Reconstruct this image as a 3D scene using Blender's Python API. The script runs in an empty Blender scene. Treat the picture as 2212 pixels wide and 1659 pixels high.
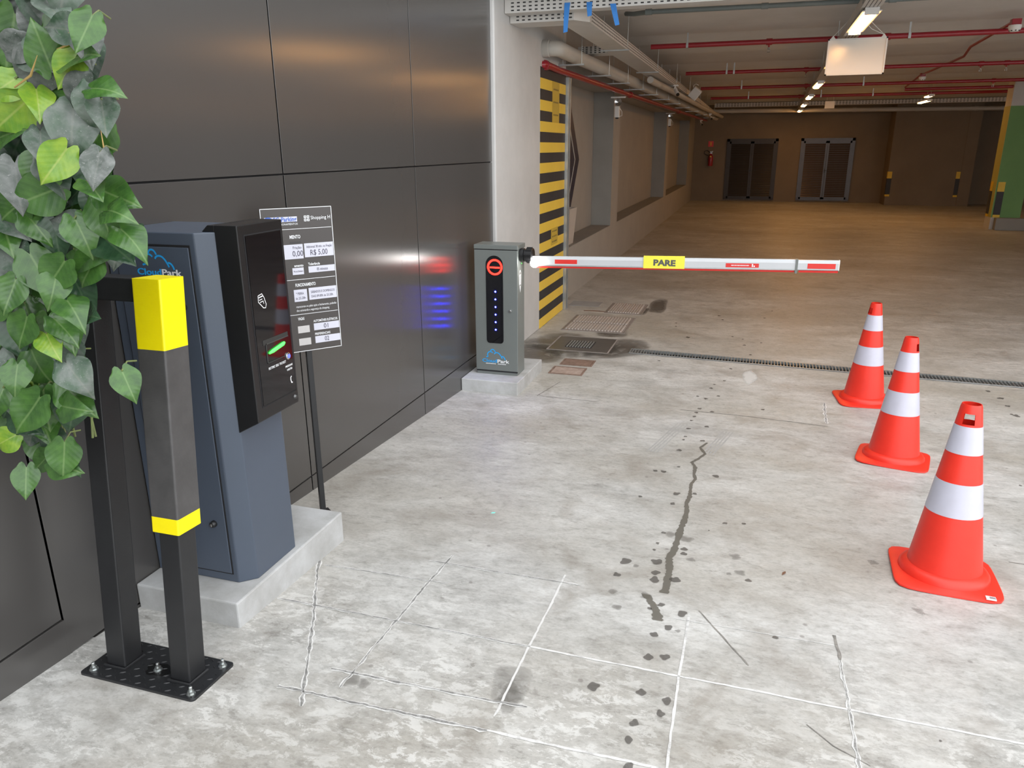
import bpy, math, random
from mathutils import Matrix, Vector
random.seed(11)
S = bpy.context.scene
C = S.collection
PI = math.pi

# ------------------------------------------------------------------ camera
cam = bpy.data.objects.new('camera', bpy.data.cameras.new('camera'))
C.objects.link(cam)
cam.data.sensor_fit = 'HORIZONTAL'
cam.data.sensor_width = 36.0
cam.data.lens = 26.284
cam.data.clip_start = 0.05
cam.matrix_world = Matrix(((0.954072, -0.084633, 0.287373, 0.0),
                           (0.299514, 0.289098, -0.909238, 0.0),
                           (-0.006128, 0.953551, 0.301169, 1.85),
                           (0, 0, 0, 1)))
S.camera = cam

# ------------------------------------------------------------------ world: plain overcast sky
W = bpy.data.worlds.new('sky')
S.world = W
W.use_nodes = True
bg = W.node_tree.nodes['Background']
bg.inputs[0].default_value = (0.95, 0.975, 1.0, 1)
bg.inputs[1].default_value = 3.0

S.view_settings.view_transform = 'Standard'
S.view_settings.look = 'None'
S.view_settings.gamma = 1.0
S.view_settings.use_curve_mapping = False
S.view_settings.exposure = 0.0
LAMP = 43.0          # strength of the warm tubes in the garage
WARM = (1.0, 0.50, 0.16)

# ------------------------------------------------------------------ helpers: materials
def nt(name):
    m = bpy.data.materials.new(name)
    m.use_nodes = True
    t = m.node_tree
    return m, t, t.nodes['Principled BSDF']

def noise(t, scale, detail=5.0, rough=0.6, vec=None, dist=0.0):
    n = t.nodes.new('ShaderNodeTexNoise')
    n.inputs['Scale'].default_value = scale
    n.inputs['Detail'].default_value = detail
    n.inputs['Roughness'].default_value = rough
    n.inputs['Distortion'].default_value = dist
    if vec is not None:
        t.links.new(vec, n.inputs['Vector'])
    return n

def ramp(t, fac, stops):
    r = t.nodes.new('ShaderNodeValToRGB')
    e = r.color_ramp.elements
    while len(e) < len(stops):
        e.new(0.5)
    for k, (p, c) in enumerate(stops):
        e[k].position = p
        e[k].color = (c[0], c[1], c[2], 1) if isinstance(c, (tuple, list)) else (c, c, c, 1)
    t.links.new(fac, r.inputs[0])
    return r

def mixc(t, fac, a, b, mode='MIX'):
    n = t.nodes.new('ShaderNodeMix')
    n.data_type = 'RGBA'
    n.blend_type = mode
    for sock, v in ((n.inputs[0], fac), (n.inputs[6], a), (n.inputs[7], b)):
        if hasattr(v, 'is_output'):
            t.links.new(v, sock)
        elif isinstance(v, (int, float)):
            sock.default_value = v
        else:
            sock.default_value = (v[0], v[1], v[2], 1)
    return n.outputs[2]

def math_n(t, op, a, b=None):
    n = t.nodes.new('ShaderNodeMath')
    n.operation = op
    for k, v in enumerate((a, b)):
        if v is None:
            continue
        if hasattr(v, 'is_output'):
            t.links.new(v, n.inputs[k])
        else:
            n.inputs[k].default_value = v
    return n.outputs[0]

def bumpn(t, p, h, strength, dist=0.01):
    b = t.nodes.new('ShaderNodeBump')
    b.inputs['Strength'].default_value = strength
    b.inputs['Distance'].default_value = dist
    t.links.new(h, b.inputs['Height'])
    t.links.new(b.outputs[0], p.inputs['Normal'])

def objvec(t):
    return t.nodes.new('ShaderNodeTexCoord').outputs['Object']

def mat(name, c1, c2=None, scale=6.0, rough=0.5, metal=0.0, bump=0.0, bscale=80.0, spec=0.5, coat=0.0, rvar=0.0):
    m, t, p = nt(name)
    v = objvec(t)
    if c2 is None:
        c2 = tuple(x * 0.88 for x in c1)
    n = noise(t, scale, 6, 0.65, v)
    r = ramp(t, n.outputs[0], [(0.32, c2), (0.68, c1)])
    t.links.new(r.outputs[0], p.inputs['Base Color'])
    p.inputs['Roughness'].default_value = rough
    p.inputs['Metallic'].default_value = metal
    p.inputs['Specular IOR Level'].default_value = spec
    p.inputs['Coat Weight'].default_value = coat
    if rvar:
        n3 = noise(t, scale * 2.3, 5, 0.6, v)
        mr = t.nodes.new('ShaderNodeMapRange')
        mr.inputs['To Min'].default_value = rough - rvar
        mr.inputs['To Max'].default_value = rough + rvar
        t.links.new(n3.outputs[0], mr.inputs[0])
        t.links.new(mr.outputs[0], p.inputs['Roughness'])
    if bump:
        n2 = noise(t, bscale, 4, 0.6, v)
        bumpn(t, p, n2.outputs[0], bump)
    return m

def emis(name, col, strength):
    m, t, p = nt(name)
    p.inputs['Base Color'].default_value = (col[0], col[1], col[2], 1)
    p.inputs['Emission Color'].default_value = (col[0], col[1], col[2], 1)
    p.inputs['Emission Strength'].default_value = strength
    return m

# ------------------------------------------------------------------ helpers: meshes
class MB:
    def __init__(s):
        s.v = []; s.f = []; s.a = None
    def add(s, vs, fs):
        o = len(s.v)
        s.v += [tuple(x) for x in vs]
        s.f += [tuple(i + o for i in f) for f in fs]
        return s
    def box(s, x0, x1, y0, y1, z0, z1):
        return s.add([(x0,y0,z0),(x1,y0,z0),(x1,y1,z0),(x0,y1,z0),(x0,y0,z1),(x1,y0,z1),(x1,y1,z1),(x0,y1,z1)],
                     [(0,3,2,1),(4,5,6,7),(0,1,5,4),(1,2,6,5),(2,3,7,6),(3,0,4,7)])
    def bar(s, p, q, w, h, up=(0,0,1)):
        p = Vector(p); q = Vector(q); d = (q - p).normalized(); u = Vector(up)
        if abs(d.dot(u)) > 0.98: u = Vector((1,0,0))
        a = d.cross(u).normalized(); b = a.cross(d).normalized()
        vs = []
        for c in (p, q):
            for i, j in ((-1,-1),(1,-1),(1,1),(-1,1)):
                vs.append(c + a*(i*w/2) + b*(j*h/2))
        return s.add(vs, [(0,3,2,1),(4,5,6,7),(0,1,5,4),(1,2,6,5),(2,3,7,6),(3,0,4,7)])
    def prism(s, poly, axis, d0, d1):
        # poly of 2D points, extruded along axis; x:(y,z) y:(x,z) z:(x,y)
        n = len(poly)
        def P(a, b, d):
            return (d,a,b) if axis == 'x' else ((a,d,b) if axis == 'y' else (a,b,d))
        vs = [P(a,b,d0) for a,b in poly] + [P(a,b,d1) for a,b in poly]
        ar = sum(poly[i][0]*poly[(i+1)%n][1]-poly[(i+1)%n][0]*poly[i][1] for i in range(n))
        fl = (ar > 0) == (axis != 'y')
        fl = fl if d1 > d0 else not fl
        fs = [tuple(range(n-1,-1,-1)), tuple(range(n,2*n))]
        fs += [(i,(i+1)%n,(i+1)%n+n,i+n) for i in range(n)]
        if not fl: fs = [tuple(reversed(f)) for f in fs]
        return s.add(vs, fs)
    def tube(s, pts, r, n=10, cap=True):
        pts = [Vector(p) for p in pts]
        m = len(pts)
        rr = r if isinstance(r, (list, tuple)) else [r]*m
        vs = []; prev = None
        for i, p in enumerate(pts):
            if i == 0: d = pts[1]-pts[0]
            elif i == m-1: d = pts[-1]-pts[-2]
            else: d = (pts[i+1]-pts[i]).normalized() + (pts[i]-pts[i-1]).normalized()
            d.normalize()
            if prev is None:
                u = Vector((0,0,1)) if abs(d.z) < 0.9 else Vector((1,0,0))
                a = d.cross(u).normalized()
            else:
                a = (prev - d*prev.dot(d)).normalized()
            prev = a
            b = d.cross(a)
            for k in range(n):
                t = 2*PI*k/n
                vs.append(p + a*(math.cos(t)*rr[i]) + b*(math.sin(t)*rr[i]))
        fs = []
        for i in range(m-1):
            for k in range(n):
                fs.append((i*n+k, i*n+(k+1)%n, (i+1)*n+(k+1)%n, (i+1)*n+k))
        if cap:
            fs.append(tuple(range(n-1,-1,-1))); fs.append(tuple((m-1)*n+k for k in range(n)))
        return s.add(vs, fs)
    def lathe(s, prof, n=32, loc=(0,0,0), axis='z', skip=None):
        # prof: list of (r, h)
        m = len(prof); vs = []
        for r, h in prof:
            for k in range(n):
                t = 2*PI*k/n
                a, b = r*math.cos(t), r*math.sin(t)
                p = (a,b,h) if axis == 'z' else ((h,a,b) if axis == 'x' else (b,h,a))
                vs.append((p[0]+loc[0], p[1]+loc[1], p[2]+loc[2]))
        fs = []
        for i in range(m-1):
            for k in range(n):
                if skip and skip(i, k): continue
                fs.append((i*n+k, i*n+(k+1)%n, (i+1)*n+(k+1)%n, (i+1)*n+k))
        return s.add(vs, fs)

def mesh_of(mb, name, smooth=False, sharp=40):
    me = bpy.data.meshes.new(name)
    me.from_pydata(mb.v, [], mb.f)
    me.update()
    if smooth:
        me.polygons.foreach_set('use_smooth', [True]*len(me.polygons))
        me.set_sharp_from_angle(angle=math.radians(sharp))
    return me

def root_of(o):
    while o.parent: o = o.parent
    return o

def obj(name, mb, material, parent=None, smooth=False, bevel=0.0, local=False, sharp=40, seg=2):
    """one mesh object; vertices given in world space unless local"""
    if parent is not None and not local:
        L = root_of(parent).location
        mb.v = [(x-L[0], y-L[1], z-L[2]) for x,y,z in mb.v]
    me = mesh_of(mb, name, smooth, sharp)
    me.materials.append(material)
    o = bpy.data.objects.new(name, me)
    C.objects.link(o)
    o.parent = parent
    if bevel:
        b = o.modifiers.new('bevel', 'BEVEL')
        b.width = bevel; b.segments = seg; b.limit_method = 'ANGLE'; b.angle_limit = math.radians(40)
    return o

def inst(name, me, parent, loc=(0,0,0), rot=(0,0,0), scale=(1,1,1)):
    o = bpy.data.objects.new(name, me)
    C.objects.link(o)
    o.parent = parent
    L = root_of(parent).location if parent else Vector((0,0,0))
    o.location = (loc[0]-L[0], loc[1]-L[1], loc[2]-L[2]); o.rotation_euler = rot; o.scale = scale
    return o

def thing(name, label, cat, loc=(0,0,0), rot=(0,0,0), group=None):
    o = bpy.data.objects.new(name, None)
    C.objects.link(o)
    o.empty_display_size = 0.1
    o.location = loc; o.rotation_euler = rot
    o['label'] = label; o['category'] = cat
    if group: o['group'] = group
    return o

def tag(o, label, cat, group=None):
    o['label'] = label; o['category'] = cat
    if group: o['group'] = group
    return o

def struct(o, label=None, cat=None):
    o['kind'] = 'structure'
    if label: o['label'] = label
    if cat: o['category'] = cat
    return o

FRONT = Matrix(((1,0,0,0),(0,0,-1,0),(0,1,0,0),(0,0,0,1)))   # text readable from -Y
EAST = Matrix(((0,0,1,0),(1,0,0,0),(0,1,0,0),(0,0,0,1)))     # text readable from +X
FLAT = Matrix.Identity(4)
def text(name, body, size, loc, basis, material, parent, align='LEFT', bold=0.0, width=None, local=False, th=0.0004):
    cu = bpy.data.curves.new('txt', 'FONT')
    cu.body = body; cu.size = size; cu.align_x = align; cu.align_y = 'BOTTOM_BASELINE'
    cu.offset = bold*size; cu.extrude = th; cu.resolution_u = 3
    o = bpy.data.objects.new('txt', cu); C.objects.link(o)
    bpy.context.view_layer.update()
    dg = bpy.context.evaluated_depsgraph_get()
    me = bpy.data.meshes.new_from_object(o.evaluated_get(dg))
    xs = [v.co.x for v in me.vertices]
    sx = 1.0
    if width and xs: sx = width/(max(xs)-min(xs))
    me.transform(Matrix.Translation(Vector(loc)) @ basis @ Matrix.Diagonal((sx,1,1,1)))
    bpy.data.objects.remove(o); bpy.data.curves.remove(cu)
    if not local:
        me.transform(Matrix.Translation(-root_of(parent).location))
    me.name = name
    me.materials.clear(); me.materials.append(material)
    r = bpy.data.objects.new(name, me); C.objects.link(r); r.parent = parent
    return r

# ------------------------------------------------------------------ ground shape
SL, Y0 = 0.055, 5.365
def zf(x, y): return SL*(Y0-y) if y < Y0 else 0.0
TILT = -math.atan(SL)        # rotation about X that lays a thing on the ramp

# ------------------------------------------------------------------ materials
def floor_mat():
    m, t, p = nt('floor_concrete')
    v = objvec(t)
    mp = t.nodes.new('ShaderNodeMapping'); t.links.new(v, mp.inputs[0]); mp.inputs['Scale'].default_value = (0.75, 1.25, 1)
    vv = mp.outputs[0]
    big = noise(t, 0.7, 4, 0.55, vv)
    mid = noise(t, 3.2, 9, 0.72, vv, 0.2)
    fine = noise(t, 19, 9, 0.74, vv, 0.25)
    c = ramp(t, mid.outputs[0], [(0.26, (0.30,0.292,0.272)), (0.46, (0.43,0.422,0.40)), (0.58, (0.51,0.502,0.48)), (0.74, (0.63,0.625,0.605))]).outputs[0]
    c = mixc(t, ramp(t, big.outputs[0], [(0.40, 0.0), (0.66, 0.75)]).outputs[0], c, (0.33,0.302,0.255))
    fr = ramp(t, fine.outputs[0], [(0.28, (0.62,0.61,0.59)), (0.46, (1.0,1.0,1.0)), (0.74, (1.22,1.22,1.22))]).outputs[0]
    c = mixc(t, 0.9, c, fr, 'MULTIPLY')
    grit = noise(t, 70, 6, 0.7, vv, 0.2)
    c = mixc(t, 0.8, c, ramp(t, grit.outputs[0], [(0.32, (0.80,0.79,0.77)), (0.5, (1.0,1.0,1.0)), (0.70, (1.10,1.10,1.10))]).outputs[0], 'MULTIPLY')
    # worn, flaked cement crust of the front slab (y < 2.6 m) and brown blotches there
    sep = t.nodes.new('ShaderNodeSeparateXYZ'); t.links.new(v, sep.inputs[0])
    mr = t.nodes.new('ShaderNodeMapRange'); t.links.new(sep.outputs[1], mr.inputs[0])
    mr.inputs['From Min'].default_value = 2.9; mr.inputs['From Max'].default_value = 1.9
    fl = noise(t, 14, 10, 0.78, vv, 0.3)
    crust = ramp(t, fl.outputs[0], [(0.51, 0.0), (0.55, 1.0)]).outputs[0]
    pat = noise(t, 1.9, 4, 0.6, v)
    zone = math_n(t, 'MULTIPLY', mr.outputs[0], ramp(t, pat.outputs[0], [(0.42, 0.30), (0.58, 1.0)]).outputs[0])
    c = mixc(t, math_n(t, 'MULTIPLY', math_n(t, 'MULTIPLY', crust, zone), 0.6), c, (0.74,0.73,0.70))
    dk = ramp(t, fl.outputs[0], [(0.36, 1.0), (0.43, 0.0)]).outputs[0]
    c = mixc(t, math_n(t, 'MULTIPLY', math_n(t, 'MULTIPLY', dk, zone), 0.7), c, (0.20,0.185,0.165))
    bl = noise(t, 2.4, 5, 0.6, v, 0.8)
    c = mixc(t, ramp(t, bl.outputs[0], [(0.54, 0.0), (0.72, 0.6)]).outputs[0], c, (0.25,0.222,0.185))
    # small dark flecks
    vo = t.nodes.new('ShaderNodeTexVoronoi'); t.links.new(v, vo.inputs['Vector']); vo.inputs['Scale'].default_value = 5.5
    fk = ramp(t, vo.outputs['Distance'], [(0.035, 1.0), (0.06, 0.0)]).outputs[0]
    c = mixc(t, math_n(t, 'MULTIPLY', fk, 0.5), c, (0.14,0.12,0.11))
    t.links.new(c, p.inputs['Base Color'])
    rr = ramp(t, mid.outputs[0], [(0.3, 0.42), (0.7, 0.62)]).outputs[0]
    t.links.new(rr, p.inputs['Roughness'])
    p.inputs['Specular IOR Level'].default_value = 0.45
    bumpn(t, p, fine.outputs[0], 0.12, 0.006)
    return m

M = {}
M['floor'] = floor_mat()
M['panel'] = mat('anthracite_panel', (0.069,0.065,0.062), (0.065,0.061,0.058), 0.8, 0.23, 0.0, 0.0, spec=1.0)
_t = M['panel'].node_tree; _p = _t.nodes['Principled BSDF']
_p.inputs['Anisotropic'].default_value = 0.75
_c = _t.nodes.new('ShaderNodeCombineXYZ'); _c.inputs[1].default_value = 1.0; _t.links.new(_c.outputs[0], _p.inputs['Tangent'])
M['gap'] = mat('joint_black', (0.012,0.012,0.014), rough=0.7)
M['column'] = mat('painted_concrete', (0.55,0.54,0.525), (0.48,0.47,0.455), 2.2, 0.6, bump=0.08, bscale=30)
M['gwall'] = mat('beige_plaster', (0.36,0.33,0.29), (0.32,0.295,0.26), 1.6, 0.7, bump=0.05, bscale=40)
M['farwall'] = mat('brown_plaster', (0.20,0.155,0.110), (0.175,0.135,0.095), 1.2, 0.75, bump=0.05, bscale=40)
M['niche'] = mat('grey_reveal', (0.27,0.26,0.24), (0.23,0.22,0.205), 1.5, 0.75)
M['ceil'] = mat('ceiling_concrete', (0.66,0.65,0.63), (0.57,0.56,0.54), 1.0, 0.75, bump=0.04, bscale=12)
M['facade'] = mat('facade_grey', (0.22,0.21,0.20), rough=0.6)
M['plinth'] = mat('plinth_concrete', (0.52,0.525,0.525), (0.34,0.335,0.32), 4.0, 0.75, bump=0.2, bscale=28)
M['stripe_y'] = mat('stripe_yellow', (0.78,0.54,0.07), (0.72,0.49,0.06), 3, 0.55)
M['stripe_k'] = mat('stripe_black', (0.022,0.022,0.025), (0.034,0.034,0.037), 4, 0.6)
M['galv'] = mat('galvanised', (0.52,0.54,0.54), (0.40,0.42,0.42), 9, 0.38, 0.7, rvar=0.08)
M['tray'] = mat('tray_grey', (0.60,0.58,0.55), (0.54,0.52,0.49), 3, 0.5, 0.1)
M['slot'] = mat('slot_dark', (0.03,0.028,0.027), rough=0.8)
M['pvc'] = mat('pvc_grey', (0.50,0.48,0.44), (0.45,0.43,0.39), 3, 0.42)
M['conduit'] = mat('conduit_greygreen', (0.16,0.19,0.19), rough=0.45)
M['redpipe'] = mat('red_pipe', (0.33,0.012,0.024), (0.28,0.010,0.020), 4, 0.32, coat=0.3)
M['white'] = mat('white_plastic', (0.74,0.73,0.71), (0.70,0.69,0.67), 4, 0.4)
M['black'] = mat('black_paint', (0.016,0.0165,0.018), (0.021,0.0215,0.023), 12, 0.38, bump=0.05, bscale=200)
M['blackgloss'] = mat('black_gloss', (0.006,0.006,0.008), rough=0.04, spec=0.6)
M['kiosk'] = mat('kiosk_bluegrey', (0.074,0.092,0.126), (0.069,0.086,0.117), 3, 0.36, bump=0.03, bscale=300)
M['headblk'] = mat('head_black', (0.010,0.010,0.011), (0.013,0.013,0.014), 6, 0.33)
M['cab'] = mat('cabinet_greygreen', (0.165,0.180,0.171), (0.156,0.170,0.162), 3, 0.35, bump=0.03, bscale=260)
M['chrome'] = mat('chrome', (0.7,0.7,0.7), rough=0.15, metal=1.0)
M['darkmetal'] = mat('dark_metal', (0.12,0.12,0.12), rough=0.25, metal=0.9)
M['zinc'] = mat('zinc_bolt', (0.62,0.66,0.66), (0.45,0.46,0.44), 60, 0.3, 0.9)
M['blue'] = mat('logo_blue', (0.02,0.40,0.90), rough=0.4)
M['txtwhite'] = mat('text_white', (0.85,0.86,0.88), (0.82,0.83,0.85), 5, 0.4)
M['txtdark'] = mat('text_dark', (0.07,0.06,0.10), rough=0.5)
M['boxwhite'] = mat('print_white', (0.62,0.62,0.70), (0.60,0.60,0.68), 4, 0.4)
M['boxcream'] = mat('print_cream', (0.58,0.56,0.55), rough=0.4)
M['signbrown'] = mat('sign_brown', (0.060,0.052,0.049), (0.055,0.048,0.045), 3, 0.28)
M['cone'] = mat('cone_orange', (0.84,0.034,0.016), (0.76,0.028,0.013), 7, 0.42, bump=0.04, bscale=60)
M['reflect'] = mat('reflective_white', (0.56,0.555,0.65), (0.53,0.525,0.61), 14, 0.3)
M['armwhite'] = mat('arm_white', (0.56,0.575,0.59), (0.52,0.535,0.55), 3, 0.3)
M['armred'] = mat('arm_red', (0.70,0.035,0.028), (0.62,0.03,0.025), 4, 0.4)
M['pare'] = mat('board_yellow', (0.86,0.80,0.07), (0.83,0.77,0.06), 3, 0.4)
M['bluetape'] = mat('blue_tape', (0.035,0.22,0.62), (0.03,0.19,0.55), 20, 0.6)
M['green'] = mat('column_green', (0.14,0.30,0.09), (0.12,0.27,0.08), 2, 0.6)
M['green_lit'] = mat('column_green_lamplit', (0.42,0.40,0.10), (0.38,0.36,0.09), 2, 0.6)  # pillar green with the warm lamp's glow mixed into the colour
M['guard_y'] = mat('guard_yellow', (0.75,0.50,0.02), rough=0.5)
M['door'] = mat('door_dark', (0.085,0.080,0.085), (0.07,0.066,0.07), 3, 0.35, 0.3)
M['doorblk'] = mat('door_black', (0.030,0.022,0.018), (0.025,0.018,0.015), 3, 0.45, 0.0)
M['slat'] = mat('slat_brown', (0.12,0.085,0.065), (0.10,0.07,0.055), 3, 0.25, 0.4)
M['navy'] = mat('navy_board', (0.018,0.024,0.05), rough=0.4)
M['planter'] = mat('planter_stone', (0.48,0.43,0.38), (0.44,0.39,0.34), 3, 0.6)
M['rust'] = mat('rust_plate', (0.26,0.17,0.13), (0.15,0.095,0.07), 18, 0.7, bump=0.25, bscale=60)
M['rustlight'] = mat('rust_dusty', (0.42,0.33,0.28), (0.28,0.20,0.16), 16, 0.75, bump=0.25, bscale=60)
M['castiron'] = mat('cast_plate', (0.30,0.265,0.24), (0.22,0.195,0.18), 9, 0.7, bump=0.2, bscale=70)
M['ribmetal'] = mat('worn_rib', (0.50,0.455,0.42), (0.42,0.38,0.35), 9, 0.6)
M['hatch'] = mat('wet_hatch', (0.10,0.09,0.08), (0.075,0.068,0.06), 5, 0.32, bump=0.1, bscale=40)
M['patch'] = mat('grey_patch', (0.33,0.33,0.33), (0.29,0.29,0.29), 8, 0.7)
M['seam'] = mat('steel_seam', (0.45,0.46,0.46), (0.34,0.35,0.35), 20, 0.35, 0.8)

def led_panel():
    return emis('led_red', (1.0,0.010,0.006), 18.0), emis('led_blue', (0.006,0.008,1.0), 260.0)
M['ledred'], M['ledblue'] = led_panel()
M['ledgreen'] = emis('led_green', (0.06,1.0,0.08), 2.6)
M['beacon'] = emis('beacon_white', (1.0,0.98,0.94), 65.0)
M['tube'] = emis('warm_tube', WARM, LAMP)

def sleeve_mat(name, col, col2):
    m, t, p = nt(name)
    v = objvec(t)
    n = noise(t, 14, 5, 0.6, v)
    t.links.new(ramp(t, n.outputs[0], [(0.3, col2), (0.7, col)]).outputs[0], p.inputs['Base Color'])
    vo = t.nodes.new('ShaderNodeTexVoronoi'); t.links.new(v, vo.inputs['Vector']); vo.inputs['Scale'].default_value = 210; vo.inputs['Randomness'].default_value = 0.15
    bumpn(t, p, vo.outputs['Distance'], 0.35, 0.0012)
    p.inputs['Roughness'].default_value = 0.42
    return m
M['sleeve_y'] = sleeve_mat('sleeve_yellow', (0.96,0.82,0.0), (0.92,0.76,0.0))
M['sleeve_k'] = sleeve_mat('sleeve_black', (0.080,0.077,0.077), (0.058,0.056,0.056))

def decal_mat(name, col, rough, amount, nscale=9.0, cut=(0.30, 0.62)):
    m, t, p = nt(name)
    v = objvec(t)
    p.inputs['Base Color'].default_value = (col[0], col[1], col[2], 1)
    p.inputs['Roughness'].default_value = rough
    at = t.nodes.new('ShaderNodeAttribute'); at.attribute_name = 'fade'
    n = noise(t, nscale, 7, 0.7, v, 0.5)
    s = math_n(t, 'ADD', at.outputs['Fac'], math_n(t, 'MULTIPLY', math_n(t, 'SUBTRACT', n.outputs[0], 0.5), 0.9))
    f = ramp(t, s, [(cut[0], 0.0), (cut[1], amount)]).outputs[0]
    tr = t.nodes.new('ShaderNodeBsdfTransparent'); mx = t.nodes.new('ShaderNodeMixShader')
    t.links.new(f, mx.inputs[0]); t.links.new(tr.outputs[0], mx.inputs[1]); t.links.new(p.outputs[0], mx.inputs[2])
    t.links.new(mx.outputs[0], t.nodes['Material Output'].inputs[0])
    return m
M['oil'] = decal_mat('oil_spot', (0.11,0.10,0.09), 0.5, 0.62, 30)
M['wet'] = decal_mat('wet_trail', (0.15,0.138,0.115), 0.4, 0.72, 14)
M['damp'] = decal_mat('damp_patch', (0.10,0.085,0.07), 0.34, 0.72, 5.5, (0.18, 1.05))
M['grime'] = decal_mat('grime_patch', (0.20,0.185,0.165), 0.6, 0.45, 7, (0.30, 1.15))
M['chalk'] = decal_mat('chalk_patch', (0.75,0.75,0.73), 0.7, 0.75, 12, (0.2, 0.8))

def cut_mat(name, white, dark, bias):
    m, t, p = nt(name)
    v = objvec(t)
    n = noise(t, 15, 9, 0.8, v)
    t.links.new(ramp(t, n.outputs[0], [(bias-0.10, dark), (bias+0.10, white)]).outputs[0], p.inputs['Base Color'])
    p.inputs['Roughness'].default_value = 0.8
    return m
M['cutw'] = cut_mat('cut_chalky', (0.68,0.67,0.65), (0.34,0.33,0.32), 0.40)
M['cutm'] = cut_mat('cut_mixed', (0.66,0.65,0.63), (0.26,0.25,0.24), 0.50)
M['cutw2'] = cut_mat('cut_edge', (0.74,0.73,0.71), (0.46,0.45,0.43), 0.45)
M['cutg'] = cut_mat('cut_groove', (0.56,0.55,0.53), (0.20,0.195,0.185), 0.55)
M['cutd'] = cut_mat('cut_dark', (0.30,0.28,0.25), (0.14,0.13,0.12), 0.5)

# ------------------------------------------------------------------ THE SETTING
def gc(x): return 6.89 - 0.06*(x+0.98)       # centre line of the drain channel
GX0, GX1, GH = -1.0, 6.0, 0.085
mb = MB()
XL, XR = -2.75, 13.0
ys = [-9.0, -4.0, 0.0, 2.0, Y0]
for a, b in zip(ys[:-1], ys[1:]):
    mb.add([(XL,a,zf(0,a)),(XR,a,zf(0,a)),(XR,b,zf(0,b)),(XL,b,zf(0,b))], [(0,1,2,3)])
xs = [XL, GX0, GX1, XR]
near = [gc(x)-GH for x in (GX0,GX0,GX1,GX1)]
far_ = [gc(x)+GH for x in (GX0,GX0,GX1,GX1)]
v = []
for row in ([Y0]*4, near, far_, [29.2]*4):
    v += [(x, y, 0.0) for x, y in zip(xs, row)]
f = []
for r in range(3):
    for k in range(3):
        if r == 1 and k == 1: continue
        f.append((r*4+k, r*4+k+1, r*4+k+5, r*4+k+4))
mb.add(v, f)
floor = struct(obj('floor', mb, M['floor']), 'grey stained concrete floor sloping down into the garage', 'floor')

# ceiling: shallow concrete ribs running across
CZ = 3.22
prof = [(6.32, CZ)]
y = 6.9
while y < 28.0:
    prof += [(y, CZ), (y+0.45, CZ-0.055), (y+1.60, CZ-0.055), (y+2.05, CZ)]
    y += 3.72
prof += [(28.9, CZ), (28.9, CZ+0.45), (6.32, CZ+0.45)]
mb = MB(); mb.prism(prof, 'x', -2.75, 13.0)
struct(obj('ceiling', mb, M['ceil']), 'ribbed concrete garage ceiling', 'ceiling')
mb = MB(); mb.box(-2.75, 13.0, 6.05, 6.32, 3.06, 7.5)
struct(obj('trim_1', mb, M['facade']), 'grey beam and facade above the garage opening', 'facade')
mb = MB(); mb.box(12.8, 13.0, 6.32, 29.1, 0.0, 3.3)
struct(obj('wall_right', mb, M['gwall']), 'beige garage wall on the far right side', 'wall')

# dark clad wall on the left: backing, and each panel a piece of its own
WX = -2.10
mb = MB(); mb.box(-2.60, WX-0.016, -6.0, 6.14, -0.05, 7.0)
wl = struct(obj('wall_left', mb, M['gap']), 'dark anthracite clad wall beside the ticket terminal', 'wall')
cols = [(-6.0,-1.33), (-1.33,0.14), (0.14,1.607), (1.607,3.13), (3.13,4.598), (4.598,6.135)]
G = 0.004
for y0, y1 in cols:
    low = 0.344 if y1 < 1.7 else 0.205
    rows = [(None, low), (low, 1.739), (1.739, 3.27), (3.27, 4.80), (4.80, 7.0)]
    for z0, z1 in rows:
        a, b = y0+G, y1-G
        mb = MB()
        if z0 is None:
            # plinth strip follows the ramp
            vs = []
            ya = [a, b] if not (a < Y0 < b) else [a, Y0, b]
            poly = [(yy, zf(0, yy)-0.03) for yy in ya] + [(b, z1-G), (a, z1-G)]
            mb.prism(poly, 'x', WX-0.02, WX)
        else:
            mb.box(WX-0.02, WX, a, b, z0+G, z1-G)
        obj('panel', mb, M['panel'], wl, bevel=0.0015)

b = MB(); b.prism([(1.598,zf(0,1.598)-0.03),(1.616,zf(0,1.616)-0.03),(1.616,0.339),(1.598,0.339)], 'x', WX-0.02, WX-0.0002); obj('panel', b, M['panel'], wl)
# light column with hazard stripes
mb = MB(); mb.box(-2.75, -2.07, 6.14, 8.58, 0.0, 3.22)
col = struct(obj('wall_column', mb, M['column'], bevel=0.012), 'light grey concrete column wall with hazard stripes', 'column')
me_y = mesh_of(MB().box(-0.002, 0.003, 7.52, 8.565, 0.0, 0.10), 'stripe'); me_y.materials.append(M['stripe_y'])
me_k = mesh_of(MB().box(-0.002, 0.003, 7.52, 8.565, 0.0, 0.10), 'stripe'); me_k.materials.append(M['stripe_k'])
for k in range(26):
    inst('stripe', me_y if k % 2 == 0 else me_k, col, (-2.07, 0, 0.005+k*0.0998))
mlab = mat('label_yellow', (0.55,0.38,0.05), rough=0.5)
for zc, hh in ((2.30, 0.20), (0.92, 0.09)):
    a = MB(); a.box(-2.066, -2.0645, 7.98, 8.27, zc-hh, zc+hh)
    lb = obj('warning_label', a, mlab, col)
    b = MB()
    for j in range(3):
        for kk in range(4):
            zz = zc + hh*(0.62-0.62*j)
            b.box(-2.0645, -2.0640, 8.03+kk*0.055, 8.055+kk*0.055, zz-0.008, zz+0.008)
    obj('lettering', b, M['stripe_k'], lb)
mb = MB()
mb.prism([(-2.16,8.582),(-2.035,8.582),(-2.035,8.615),(-2.09,8.615),(-2.09,8.66),(-2.035,8.66),(-2.035,8.695),(-2.16,8.695)], 'z', 0.0, 2.58)
tag(obj('shutter_guide_rail', mb, M['galv']), 'galvanised vertical shutter guide rail beside the striped column', 'guide rail')

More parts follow.
